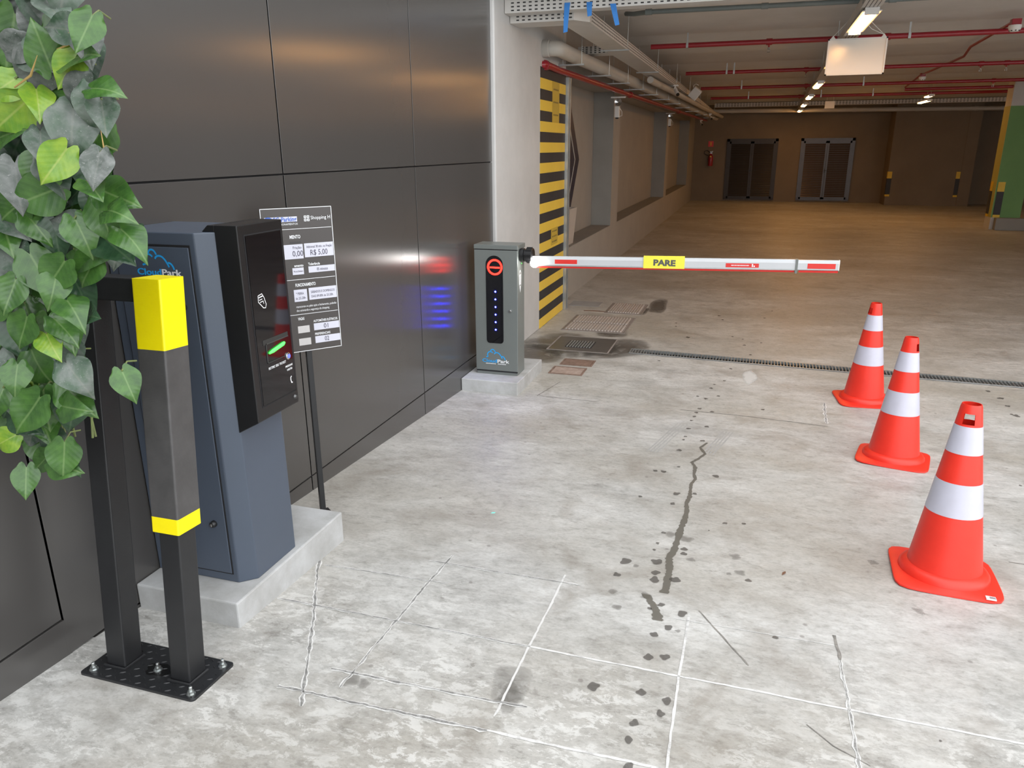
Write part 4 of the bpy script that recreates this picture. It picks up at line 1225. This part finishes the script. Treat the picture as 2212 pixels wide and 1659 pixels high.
cross(-1.30, 5.6, 21.6, 3.055, 0.034, 'fourth red sprinkler pipe, farthest back by the far trays', [-0.35,1.4,2.6], [0.9])
b = MB(); b.tube([(3.06,20.0,3.06),(12.5,20.0,3.06)], 0.034, 12)
tag(obj('sprinkler_pipe', b, M['redpipe'], smooth=True), 'short red pipe run between third and fourth pipes at right', 'pipe', 'red pipes crossing the ceiling')
# red alarm conduit with detectors
ac = thing('alarm_conduit', 'red alarm conduit zigzagging under the ceiling at the right', 'conduit', (2.6, 12.0, 3.10))
b = MB(); b.tube([(2.50,10.05,3.105),(2.60,12.25,3.105),(2.80,13.5,3.105),(2.80,16.8,3.105),(3.06,20.0,3.105)], 0.018, 10); obj('conduit', b, M['redpipe'], ac, smooth=True)
for (x, y, lab) in ((2.515,10.0,'white smoke detector under red box nearest the entrance'),(2.815,16.65,'white smoke detector farther back on the red conduit')):
    d = thing('smoke_detector', lab, 'smoke detector', (x, y, 3.0))
    b = MB(); b.box(x-0.045, x+0.045, y-0.045, y+0.045, 3.07, 3.13); obj('junction_box', b, M['redpipe'], d, bevel=0.003)
    b = MB(); b.lathe([(0.062,3.07),(0.064,3.055),(0.058,3.030),(0.042,3.006),(0.0,3.002)], 24, (x,y,0)); obj('housing', b, M['white'], d, smooth=True)
    b = MB()
    for i in range(8):
        t = 2*PI*i/8; b.bar((x+0.046*math.cos(t),y+0.046*math.sin(t),3.012),(x+0.052*math.cos(t),y+0.052*math.sin(t),3.018), 0.014, 0.006)
    obj('vent', b, M['slot'], d)

# lamp tray with tube lamps
def lx(y): return 0.80+(y-8.0)*0.0195
lt = thing('lamp_tray', 'perforated tray carrying the row of warm tube lamps', 'cable tray', (lx(14), 14.0, 2.93))
b = MB(); y0, y1 = 6.75, 26.95; w = 0.075
def sk(y0, y1, off0, off1, z0, z1):
    vs = []
    for z in (z0, z1): vs += [(lx(y0)+off0,y0,z),(lx(y0)+off1,y0,z),(lx(y1)+off1,y1,z),(lx(y1)+off0,y1,z)]
    return vs, [(0,3,2,1),(4,5,6,7),(0,1,5,4),(1,2,6,5),(2,3,7,6),(3,0,4,7)]
b.add(*sk(y0,y1,-w,w,2.935,2.938)); b.add(*sk(y0,y1,-w,-w+0.003,2.938,3.02)); b.add(*sk(y0,y1,w-0.003,w,2.938,3.02))
obj('tray_channel', b, M['tray'], lt)
b = MB()
for off in (-0.045,-0.015,0.015,0.045):
    yy = 6.8
    while yy < 9.9:
        b.add(*sk(yy, yy+0.03, off-0.004, off+0.004, 2.9340, 2.9352)); yy += 0.055
s_ = obj('slots', b, M['slot'], lt); s_['kind'] = 'stuff'
for yy in (7.2,10,13,16,19,22,25):
    b = MB(); b.tube([(lx(yy)-w-0.004,yy,2.94),(lx(yy)-w-0.004,yy,3.2)], 0.004, 6)
    obj('hanger', b, M['galv'], lt)
def lamp(x, y, L, z, lab, grp='warm tube lamps under the ceiling', rods=False):
    t = thing('tube_lamp', lab, 'lamp', (x, y, z), group=grp)
    b = MB(); b.box(x-0.055, x+0.055, y-L/2, y+L/2, z+0.018, z+0.040)
    b.box(x-0.075, x-0.055, y-L/2, y+L/2, z+0.012, z+0.018); b.box(x+0.055, x+0.075, y-L/2, y+L/2, z+0.012, z+0.018)
    obj('housing', b, M['white'], t)
    b = MB(); b.prism([(x-0.052,z+0.018),(x-0.046,z-0.002),(x-0.030,z-0.012),(x+0.030,z-0.012),(x+0.046,z-0.002),(x+0.052,z+0.018)], 'y', y-L/2+0.035, y+L/2-0.035)
    obj('diffuser', b, M['tube'], t)
    b = MB(); b.box(x-0.054, x+0.054, y-L/2, y-L/2+0.035, z-0.012, z+0.018); b.box(x-0.054, x+0.054, y+L/2-0.035, y+L/2, z-0.012, z+0.018)
    obj('end_cap', b, M['white'], t)
    if rods:
        for yy in (y-L*0.35, y+L*0.35):
            b = MB(); b.tube([(x,yy,z+0.038),(x,yy,CZ)], 0.004, 6); obj('hanger', b, M['galv'], t)
for i, (yy, lab) in enumerate(((8.0,'glowing warm tube lamp nearest the entrance above white board'),(11.8,'warm tube lamp hidden behind the hanging white board'),(15.6,'third warm tube lamp of the row, just below the white board'),(19.3,'fourth warm tube lamp of the row'),(22.9,'fifth warm tube lamp of the row'),(26.5,'farthest warm tube lamp of the row by the far wall'))):
    lamp(lx(yy), yy, 1.28, 2.893, lab)
lamp(3.92, 22.4, 1.28, 2.893, 'larger glowing warm tube lamp at right near the green column', rods=True)
lamp(3.70, 20.7, 0.6, 2.93, 'small warm lamp at right just beyond the red pipe', rods=True)
for yy, lab in ((10.0,'nearest the entrance'),(15.5,'in the middle of the bay'),(21.0,'farthest back in the bay')): lamp(9.0, yy, 1.28, 2.893, 'added unseen warm tube lamp of the far right bay, '+lab, 'added unseen tube lamps in the right bay', True)  # out-of-view lamps added to light the garage interior

# hanging blank board
hb = thing('hanging_board', 'blank white hanging sign board with pale frame below the lamp', 'sign', (0.90, 9.15, 2.56))
b = MB(); b.box(0.615, 1.165, 9.14, 9.152, 2.565, 2.905); obj('panel', b, mat('board_white', (0.80,0.76,0.70), (0.78,0.74,0.68), 3, 0.18), hb)
b = MB()
for q in ((0.605,1.175,2.558,2.572),(0.605,1.175,2.898,2.912),(0.605,0.620,2.558,2.912),(1.160,1.175,2.558,2.912)): b.box(q[0],q[1],9.132,9.160,q[2],q[3])
obj('frame', b, M['white'], hb)
for xx in (0.65, 1.135):
    b = MB(); b.prism([(xx-0.025,2.912),(xx+0.025,2.912),(xx,2.945)], 'y', 9.140, 9.152); obj('corner_clip', b, M['white'], hb)
b = MB(); b.tube([(0.65,9.146,2.935),(0.80,9.1,3.10)], 0.003, 6); b.tube([(1.135,9.146,2.935),(0.92,9.0,3.10)], 0.003, 6); b.tube([(1.135,9.146,2.935),(1.0,9.05,2.98),(0.90,8.95,3.06)], 0.003, 6)
obj('cord', b, M['white'], hb)
h2 = thing('hanging_board', 'small grey white sign hanging far back near the trays', 'sign', (1.78, 23.5, 2.9))
b = MB(); b.box(1.65, 1.90, 23.48, 23.51, 2.83, 3.02); obj('panel', b, M['white'], h2, bevel=0.003)
b = MB(); b.tube([(1.69,23.495,3.02),(1.69,23.495,3.2)], 0.004, 6); b.tube([(1.86,23.495,3.02),(1.86,23.495,3.2)], 0.004, 6); obj('cord', b, M['white'], h2)

# far cross pipe and tray
fp = thing('cross_pipe', 'long beige pipe crossing along the far wall below the tray', 'pipe', (0, 27.2, 2.9))
b = MB(); b.tube([(-1.75,27.2,2.968),(6.8,27.2,2.90),(12.5,27.2,2.87)], 0.065, 14); obj('pipe', b, M['pvc'], fp, smooth=True)
b = MB()
for xx in (-0.9,1.2,2.8,4.6,6.2): b.lathe([(0.072,-0.05),(0.072,0.05)], 14, (xx,27.2,2.968-(xx+1.75)*0.0076), 'x')
obj('coupling', b, M['pvc'], fp, smooth=True)
ft = thing('cable_tray', 'perforated cable tray crossing high along the far wall', 'cable tray', (0, 26.3, 3.0))
obj('tray_channel', channel_x(-1.42, 12.5, 26.0, 26.3, 3.035, 3.15), M['tray'], ft)
s_ = obj('slots', slots_x(-1.40, 7.2, 3.04, 3.15, 26.0, 4, pitch=0.09, w=0.045, h=0.012), M['slot'], ft); s_['kind'] = 'stuff'

# emergency lights, cameras, speaker
def emergency(x, y, z, lab):
    t = thing('emergency_light', lab, 'emergency light', (x, y, z), group='emergency lights on the left wall')
    b = MB(); b.box(x-0.035, x+0.035, y-0.045, y+0.045, z-0.14, z+0.02); obj('battery_box', b, M['white'], t, bevel=0.006)
    b = MB(); b.lathe([(0.0,0.02),(0.030,0.02),(0.050,-0.01),(0.054,-0.035),(0.0,-0.028)], 20, (x+0.02,y-0.02,z+0.075), 'y'); obj('lamp_reflector', b, M['chrome'], t, smooth=True)
    b = MB(); b.box(GW, x+0.12, y-0.02, y+0.02, z+0.135, z+0.155); b.tube([(x+0.02,y,z+0.13),(x+0.02,y,z+0.155)], 0.008, 8); obj('bracket', b, M['white'], t)
    b = MB(); b.tube([(x+0.035,y-0.02,z),(x+0.075,y-0.02,z-0.06),(x+0.075,y-0.02,z-0.12),(x+0.035,y-0.02,z-0.125)], 0.005, 6); obj('cable', b, M['white'], t)
    b = MB(); b.box(x-0.02,x+0.02,y-0.02,y+0.02,z-0.16,z-0.14); obj('plug', b, M['slot'], t)
emergency(-2.08, 11.95, 2.42, 'white emergency light between first and second wall recess')
emergency(-2.08, 19.3, 2.47, 'white emergency light farther back between second and third recess')
def camera_(x, y, z, d, lab):
    t = thing('security_camera', lab, 'camera', (x, y, z))
    b = MB(); b.box(x-0.04, x+0.04, y-0.03, y+0.03, z+0.06, z+0.085); b.tube([(x-0.01,y,z+0.06),(x-0.02,y,z+0.02),(x+0.01,y,z)], 0.016, 8); obj('mount', b, M['white'], t, smooth=True)
    p = Vector((x,y,z)); q = p+Vector(d)*0.13
    b = MB(); b.tube([p-Vector(d)*0.03, q], 0.032, 14); obj('body', b, M['white'], t, smooth=True)
    b = MB(); b.tube([q-Vector(d)*0.004, q+Vector(d)*0.012], 0.029, 14); obj('lens', b, M['blackgloss'], t, smooth=True)
camera_(-1.395, 13.6, 2.752, (0.35,-0.75,-0.55), 'white bullet camera under the tray near the speaker')
camera_(-1.33, 22.5, 2.632, (0.3,-0.85,-0.4), 'tiny white camera under the far end of tray')
camera_(-1.69, 24.3, 2.52, (0.3,-0.9,-0.3), 'small white camera in the far left corner')
sp_ = thing('loudspeaker', 'white square loudspeaker hanging tilted beside the tray', 'speaker', (-1.25, 15.8, 2.83), (math.radians(18), math.radians(38), math.radians(12)))
b = MB(); b.box(-0.085, 0.085, -0.06, 0.06, -0.10, 0.10); obj('enclosure', b, M['white'], sp_, local=True, bevel=0.008)
b = MB(); b.box(-0.070, 0.070, -0.064, -0.058, -0.085, 0.085); obj('grille', b, mat('grille_white',(0.66,0.65,0.63)), sp_, local=True)
b = MB(); b.tube([(-0.085,0.0,0.05),(-0.12,0,0.09),(-0.10,0,0.14),(-0.05,0,0.15)], 0.007, 8); obj('cable', b, M['white'], sp_, local=True)

# ------------------------------------------------------------------ navy chevron and planter in the first recess
ch = thing('chevron_board', 'navy chevron shaped board with pale centre line behind the planter', 'board', (-2.42, 10.3, 0.66))
b = MB(); b.prism([(10.15,2.50),(10.81,1.69),(10.33,1.06),(10.12,1.06),(10.56,1.69),(10.02,2.36),(9.95,2.50)], 'x', -2.43, -2.40); obj('outer_band', b, M['navy'], ch)
b = MB(); b.prism([(10.02,2.30),(10.53,1.69),(10.08,1.06),(9.86,1.06),(10.29,1.69),(9.86,2.30)], 'x', -2.43, -2.402); obj('inner_band', b, M['navy'], ch)
b = MB(); b.prism([(10.035,2.32),(10.055,2.32),(10.565,1.69),(10.11,1.06),(10.09,1.06),(10.54,1.69)], 'x', -2.43, -2.398); obj('centre_line', b, mat('pale_line',(0.5,0.47,0.43)), ch)
b = MB(); b.box(-2.44,-2.425,9.96,10.3,0.646,1.2); obj('stand', b, M['navy'], ch)
pt = thing('planter', 'tall tapered beige planter standing on the recess sill', 'planter', (-2.32, 9.63, 0.646))
def taper(x0,x1,y0,y1,z0,z1,s):
    cx_, cy_ = (x0+x1)/2, (y0+y1)/2
    f = lambda q, c: c+(q-c)*s
    vs = [(f(x0,cx_),f(y0,cy_),z0),(f(x1,cx_),f(y0,cy_),z0),(f(x1,cx_),f(y1,cy_),z0),(f(x0,cx_),f(y1,cy_),z0),(x0,y0,z1),(x1,y0,z1),(x1,y1,z1),(x0,y1,z1)]
    return vs, [(0,3,2,1),(0,1,5,4),(1,2,6,5),(2,3,7,6),(3,0,4,7)]
b = MB(); b.add(*taper(-2.44,-2.20,9.42,9.84,0.646,1.105,0.72)); vs, fs = taper(-2.425,-2.215,9.435,9.825,0.70,1.105,0.76)
b.add(vs, [tuple(reversed(q)) for q in fs[1:]]); o = len(b.v)-16
b.f += [(o+4,o+5,o+13,o+12),(o+5,o+6,o+14,o+13),(o+6,o+7,o+15,o+14),(o+7,o+4,o+12,o+15)]
obj('pot', b, M['planter'], pt)
b = MB(); b.box(-2.42,-2.22,9.45,9.81,1.04,1.07); obj('soil', b, mat('soil',(0.06,0.05,0.04)), pt)

# ------------------------------------------------------------------ fire extinguisher, its sign, green column
fe = thing('fire_extinguisher', 'red fire extinguisher hung on the far wall beside black door', 'fire extinguisher', (-1.56, 28.3, 1.2))
b = MB(); b.lathe([(0.0,1.20),(0.075,1.20),(0.082,1.22),(0.082,1.50),(0.070,1.55),(0.035,1.585),(0.025,1.62),(0.0,1.62)], 20, (-1.56,28.29,0)); obj('cylinder', b, M['redpipe'], fe, smooth=True)
b = MB(); b.box(-1.60,-1.52,28.27,28.31,1.62,1.65); b.bar((-1.60,28.29,1.67),(-1.50,28.29,1.69),0.02,0.015); obj('valve', b, M['chrome'], fe)
b = MB(); b.tube([(-1.58,28.27,1.64),(-1.68,28.27,1.72),(-1.78,28.27,1.70),(-1.79,28.27,1.62),(-1.70,28.27,1.57),(-1.645,28.28,1.56)], 0.014, 8); obj('hose', b, M['stripe_k'], fe, smooth=True)
b = MB(); b.box(-1.585,-1.535,28.203,28.209,1.50,1.54); obj('label_plate', b, M['guard_y'], fe)
b = MB(); b.box(-1.60,-1.52,28.36,28.40,1.35,1.45); obj('wall_hook', b, M['stripe_k'], fe)
es = thing('extinguisher_sign', 'small red square sign with yellow mark above the extinguisher', 'sign', (-1.59, 28.39, 1.84))
b = MB(); b.box(-1.68,-1.505,28.385,28.40,1.845,2.03); obj('plate', b, M['armred'], es)
b = MB(); b.box(-1.61,-1.575,28.380,28.385,1.88,1.99); b.box(-1.60,-1.585,28.380,28.385,1.99,2.005); obj('mark', b, M['guard_y'], es)

gcx0, gcx1, gy0, gy1 = 5.20, 5.78, 19.9, 20.35
b = MB(); b.box(gcx0, gcx1, gy0, gy1, 0.0, 3.22)
gcol = struct(obj('wall_pillar', b, M['column']), 'concrete pillar painted green with lamplight painted on its side at the right edge', 'pillar')
b = MB(); b.box(gcx0, gcx1, gy0-0.004, gy0, 0.27, 2.66); obj('green_paint', b, M['green'], gcol)
b = MB(); b.box(gcx0-0.004, gcx0, gy0-0.004, gy1, 0.27, 2.66); obj('green_paint_lamplit', b, M['green_lit'], gcol)  # side face tinted yellow to stand for lamplight falling on it
guard(gcol, gcx0+0.03, gcx0+0.17, gy0-0.004, zt=1.05, zb=0.27)
for z0, z1, mm in ((0.27,0.33,'guard_y'),(0.33,0.84,'stripe_k'),(0.84,1.05,'guard_y')):
    b = MB(); b.box(gcx0-0.016, gcx0-0.004, gy0+0.22, gy0+0.40, z0, z1); obj('corner_guard', b, M[mm], gcol)
b = MB(); b.box(5.27, 7.2, 19.72, 19.9, 0.0, 0.27)
tag(obj('concrete_kerb', b, M['niche'], bevel=0.01), 'low grey concrete kerb in front of the green pillar', 'kerb')

# ------------------------------------------------------------------ hanging vine
def leaf_mat(name, c1, c2, vein, rough, dust=0.0):
    m, t, p = nt(name)
    v = objvec(t)
    sep = t.nodes.new('ShaderNodeSeparateXYZ'); t.links.new(v, sep.inputs[0])
    ax = math_n(t, 'ABSOLUTE', sep.outputs[0])
    oi = t.nodes.new('ShaderNodeObjectInfo')
    addv = t.nodes.new('ShaderNodeVectorMath'); addv.operation = 'ADD'
    t.links.new(v, addv.inputs[0])
    cmb = t.nodes.new('ShaderNodeCombineXYZ'); t.links.new(math_n(t, 'MULTIPLY', oi.outputs['Random'], 50.0), cmb.inputs[0]); t.links.new(cmb.outputs[0], addv.inputs[1])
    n = noise(t, 3.0, 5, 0.6, addv.outputs[0])
    c = ramp(t, n.outputs[0], [(0.35, c2), (0.65, c1)]).outputs[0]
    # side veins and midrib
    wv = math_n(t, 'SINE', math_n(t, 'MULTIPLY', math_n(t, 'ADD', sep.outputs[1], math_n(t, 'MULTIPLY', ax, -0.9)), 42.0))
    c = mixc(t, ramp(t, wv, [(0.90, 0.0), (1.0, 0.10)]).outputs[0], c, vein)
    c = mixc(t, ramp(t, ax, [(0.008, 0.6), (0.028, 0.0)]).outputs[0], c, vein)
    if dust:
        n2 = noise(t, 2.2, 5, 0.6, addv.outputs[0], 0.5)
        c = mixc(t, ramp(t, n2.outputs[0], [(0.36, 0.0), (0.66, dust)]).outputs[0], c, (0.25,0.255,0.25))
        n4 = noise(t, 30.0, 3, 0.5, addv.outputs[0])
        c = mixc(t, ramp(t, n4.outputs[0], [(0.66, 0.0), (0.72, dust*0.7)]).outputs[0], c, (0.45,0.45,0.44))
    t.links.new(c, p.inputs['Base Color'])
    p.inputs['Roughness'].default_value = rough
    p.inputs['Specular IOR Level'].default_value = 0.5
    p.inputs['Subsurface Weight'].default_value = 0.0
    bumpn(t, p, wv, 0.04, 0.01)
    return m
LM = {
 'green': leaf_mat('leaf_green', (0.062,0.150,0.028), (0.033,0.088,0.020), (0.15,0.24,0.085), 0.24),
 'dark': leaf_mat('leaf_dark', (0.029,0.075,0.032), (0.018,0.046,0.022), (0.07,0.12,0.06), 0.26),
 'lime': leaf_mat('leaf_lime', (0.24,0.37,0.035), (0.12,0.26,0.028), (0.34,0.41,0.10), 0.25),
 'dusty': leaf_mat('leaf_dusty', (0.042,0.088,0.045), (0.032,0.065,0.038), (0.11,0.13,0.09), 0.36, 0.55),
 'grey': leaf_mat('leaf_grey', (0.048,0.068,0.05), (0.035,0.05,0.038), (0.10,0.11,0.09), 0.38, 0.70),
}
def leaf_mesh(name, curl, fold, tipbend, mt, wide=0.80):
    # heart-shaped leaf: stem at origin, tip at +Y, unit length; thin closed shell
    rows = 12; cols = 9
    KEY = [(0.0,0.62),(0.06,0.80),(0.16,0.96),(0.27,1.0),(0.40,0.94),(0.54,0.78),(0.68,0.55),(0.80,0.33),(0.90,0.15),(0.96,0.06),(1.0,0.004)]
    vs = []
    for i in range(rows):
        s = i/(rows-1)
        for (s0, w0), (s1, w1) in zip(KEY[:-1], KEY[1:]):
            if s0 <= s <= s1: w = 0.5*wide*(w0+(w1-w0)*(s-s0)/(s1-s0))
        for j in range(cols):
            u = (j/(cols-1))*2-1
            x = w*u
            au = abs(u)
            y = s - (0.19*math.sin(PI*au**0.85*0.86) - 0.05*au**4)*(1-s)**3
            z = fold*abs(x) - curl*(s-0.35)**2*1.2 - tipbend*max(0, s-0.6)**2 + 0.025*math.sin(9*s+3*u)*au
            vs.append((x, y, z))
    n = len(vs)
    fs = []
    for i in range(rows-1):
        for j in range(cols-1):
            a = i*cols+j
            fs.append((a, a+1, a+cols+1, a+cols))
    b = MB(); b.add(vs, fs)
    me = mesh_of(b, name, smooth=True, sharp=180)
    me.materials.append(mt)
    return me
LEAF = {}
for kname, mt in LM.items():
    LEAF[kname] = [leaf_mesh('leaf', 0.25, 0.16, 0.5, mt, 0.84), leaf_mesh('leaf', 0.45, 0.08, 0.9, mt, 0.88), leaf_mesh('leaf', 0.10, 0.30, 0.2, mt, 0.80), leaf_mesh('leaf', -0.15, 0.2, 0.8, mt, 0.82)]
vine = thing('hanging_vine', 'dense hanging vine with heart shaped green and dusty leaves on left', 'plant', (-1.80, 1.55, 0.98))
POLY = [(-1.740,2.239),(-1.475,2.221),(-1.456,2.165),(-1.456,2.110),(-1.427,2.062),(-1.446,1.975),(-1.446,1.916),(-1.448,1.845),(-1.450,1.772),(-1.411,1.730),(-1.401,1.677),(-1.433,1.621),(-1.539,1.584),(-1.567,1.525),(-1.613,1.452),(-1.622,1.378),(-1.655,1.301),(-1.653,1.211),(-1.720,1.125),(-1.740,1.041),(-1.832,1.002),(-1.883,1.066),(-1.912,1.145),(-1.924,1.226),(-1.945,1.330),(-1.990,1.404)]
def inside(x, z):
    c = False; n = len(POLY)
    for i in range(n):
        x0, z0 = POLY[i]; x1, z1 = POLY[(i+1) % n]
        if (z0 > z) != (z1 > z) and x < (x1-x0)*(z-z0)/(z1-z0)+x0: c = not c
    return c
rnd = random.Random(21)
NRM = Vector((0.72, -0.66, 0.22)).normalized()      # leaves turn to the open side
def put_leaf(kind, base, tip_dir, size, face):
    d = Vector(tip_dir).normalized()
    nrm = (face - d*face.dot(d)).normalized()
    x = d.cross(nrm).normalized()
    m = Matrix((x, d, nrm)).transposed().to_4x4()
    o = inst('leaf', rnd.choice(LEAF[kind]), vine)
    o.matrix_local = Matrix.Translation(Vector(base)-vine.location) @ m @ Matrix.Diagonal((size, size, size, 1))
    return o
HAND = [(-1.363,2.121,-1.381,2.068,'green'),(-1.401,2.092,-1.475,2.104,'dusty'),(-1.388,1.980,-1.339,1.974,'green'),(-1.387,1.957,-1.371,1.913,'dusty'),(-1.559,2.080,-1.620,2.054,'grey'),(-1.508,2.022,-1.507,2.106,'green'),(-1.606,2.006,-1.650,1.973,'lime'),(-1.564,1.985,-1.540,1.945,'lime'),(-1.554,1.891,-1.533,1.836,'dusty'),(-1.587,1.841,-1.607,1.789,'green'),(-1.468,1.855,-1.517,1.789,'lime'),(-1.654,1.825,-1.629,1.730,'grey'),(-1.431,1.785,-1.383,1.760,'green'),(-1.391,1.724,-1.321,1.715,'green'),(-1.379,1.682,-1.317,1.631,'green'),(-1.504,1.701,-1.472,1.626,'green'),(-1.540,1.602,-1.606,1.538,'green'),(-1.577,1.567,-1.576,1.511,'green'),(-1.698,1.551,-1.724,1.479,'green'),(-1.554,1.512,-1.492,1.469,'green'),(-1.700,1.457,-1.742,1.382,'green'),(-1.674,1.411,-1.649,1.389,'lime'),(-1.755,1.332,-1.749,1.295,'green'),(-1.615,1.343,-1.557,1.274,'dusty'),(-1.821,1.263,-1.839,1.197,'green'),(-1.699,1.249,-1.779,1.150,'green'),(-1.642,1.229,-1.559,1.231,'green'),(-1.667,1.123,-1.680,1.035,'green'),(-1.799,1.041,-1.793,1.000,'green'),(-1.730,1.056,-1.647,1.040,'green'),(-1.450,1.332,-1.430,1.292,'green'),(-1.853,1.116,-1.901,1.090,'lime'),(-1.536,1.467,-1.471,1.471,'dark'),(-1.378,1.845,-1.377,1.790,'grey'),(-1.584,2.137,-1.619,2.035,'green')]
cnt = 0
anchors = []
for x0, z0, x1, z1, kd in HAND:
    d = Vector((x1-x0, rnd.uniform(-0.03,0.0), z1-z0)); L = d.length
    sz = min(max(L*1.2, 0.088), 0.135)
    yy = 1.385+rnd.uniform(-0.02,0.02)
    f = NRM + Vector((rnd.uniform(-0.3,0.3), rnd.uniform(-0.3,0.1), rnd.uniform(-0.1,0.4)))
    put_leaf(kd, (x0, yy, z0), d, sz, f); anchors.append((x0, yy, z0)); cnt += 1
pts = []
tries = 0
while len(pts) < 225 and tries < 40000:
    tries += 1
    x = rnd.uniform(-2.0,-1.38); z = rnd.uniform(0.99,2.24)
    if not inside(x, z): continue
    layer = rnd.random()
    y = 1.40+0.16*layer
    k_ = y/1.45
    if any((x-p[0])**2+(z-p[1])**2 < (0.036)**2 and abs(y-p[2]) < 0.07 for p in pts): continue
    pts.append((x, z, y))
for x, z, y in pts:
    deep = (y-1.40)/0.16
    up = (z-1.0)/1.2
    # keep the silhouette seen from the front when the leaf sits deeper
    xx = x*(y/1.45); zz = 1.85+(z-1.85)*(y/1.45)
    if xx < -2.06: continue
    a = rnd.gauss(-PI/2, 0.75)
    d = Vector((math.cos(a), rnd.uniform(-0.35,0.05), math.sin(a)))
    r_ = rnd.random()
    if z > 1.75: kd = 'dusty' if r_ < 0.36 else ('grey' if r_ < 0.54 else ('green' if r_ < 0.78 else ('lime' if r_ < 0.83 else 'dark')))
    elif z > 1.45: kd = 'green' if r_ < 0.50 else ('dark' if r_ < 0.72 else ('dusty' if r_ < 0.95 else 'lime'))
    else: kd = 'green' if r_ < 0.66 else ('dark' if r_ < 0.85 else ('lime' if r_ < 0.88 else 'dusty'))
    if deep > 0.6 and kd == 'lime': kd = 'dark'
    f = NRM + Vector((rnd.uniform(-0.55,0.45), rnd.uniform(-0.5,0.4), rnd.uniform(-0.35,0.5)))
    sz = rnd.uniform(0.088, 0.132)
    put_leaf(kd, (xx-d.x*sz*0.4, y, zz-d.z*sz*0.4), d, sz, f)
    anchors.append((xx-d.x*sz*0.4, y, zz-d.z*sz*0.4)); cnt += 1
M['stem'] = mat('vine_stem', (0.20,0.26,0.08), (0.14,0.15,0.07), 20, 0.5)
M['stemdry'] = mat('vine_sheath', (0.52,0.36,0.12), (0.40,0.26,0.10), 20, 0.5)
for i in range(12):
    x = -1.98+0.016*i; zt_ = 2.30
    zb_ = min([p[1] for p in POLY if abs(p[0]-x) < 0.10] or [1.3])+0.05
    P = []; xx = x; yy = 1.55
    n = 12
    for j in range(n+1):
        s = j/n; xx += rnd.uniform(-0.012,0.012); P.append((xx, yy+0.03*math.sin(4*s+i), zt_+(zb_-zt_)*s))
    b = MB(); b.tube(P, 0.0035, 6); obj('stem', b, M['stem'], vine, smooth=True)
for i in range(0, len(anchors), 3):
    x, y, z = anchors[i]
    P = [(x, y, z), (x-0.01, y+0.03, z+0.015), (x-0.02, y+0.07, z+0.005)]
    b = MB(); b.tube(P, 0.0022, 5); obj('leaf_stalk', b, M['stem'], vine, smooth=True)
for p0, p1 in (((-1.412,1.392,1.775),(-1.372,1.375,1.895)),((-1.590,1.372,1.985),(-1.490,1.355,2.045)),((-1.47,1.39,2.06),(-1.42,1.38,2.09))):
    m_ = tuple((a+c)/2 for a, c in zip(p0, p1)); m_ = (m_[0]+0.012, m_[1], m_[2]-0.008)
    b = MB(); b.tube([p0, m_, p1], [0.0016,0.0028,0.0006], 6); obj('leaf_sheath', b, M['stemdry'], vine, smooth=True)
# felt pocket planter on the wall behind the vine
b = MB(); b.prism([(-2.10,1.92),(-2.02,1.98),(-1.99,2.36),(-2.10,2.36)], 'y', 0.6, 1.80)
tag(obj('wall_planter', b, mat('felt_dark', (0.05,0.045,0.04), (0.035,0.03,0.028), 30, 0.95)), 'dark felt wall planter behind the hanging vine leaves', 'planter')
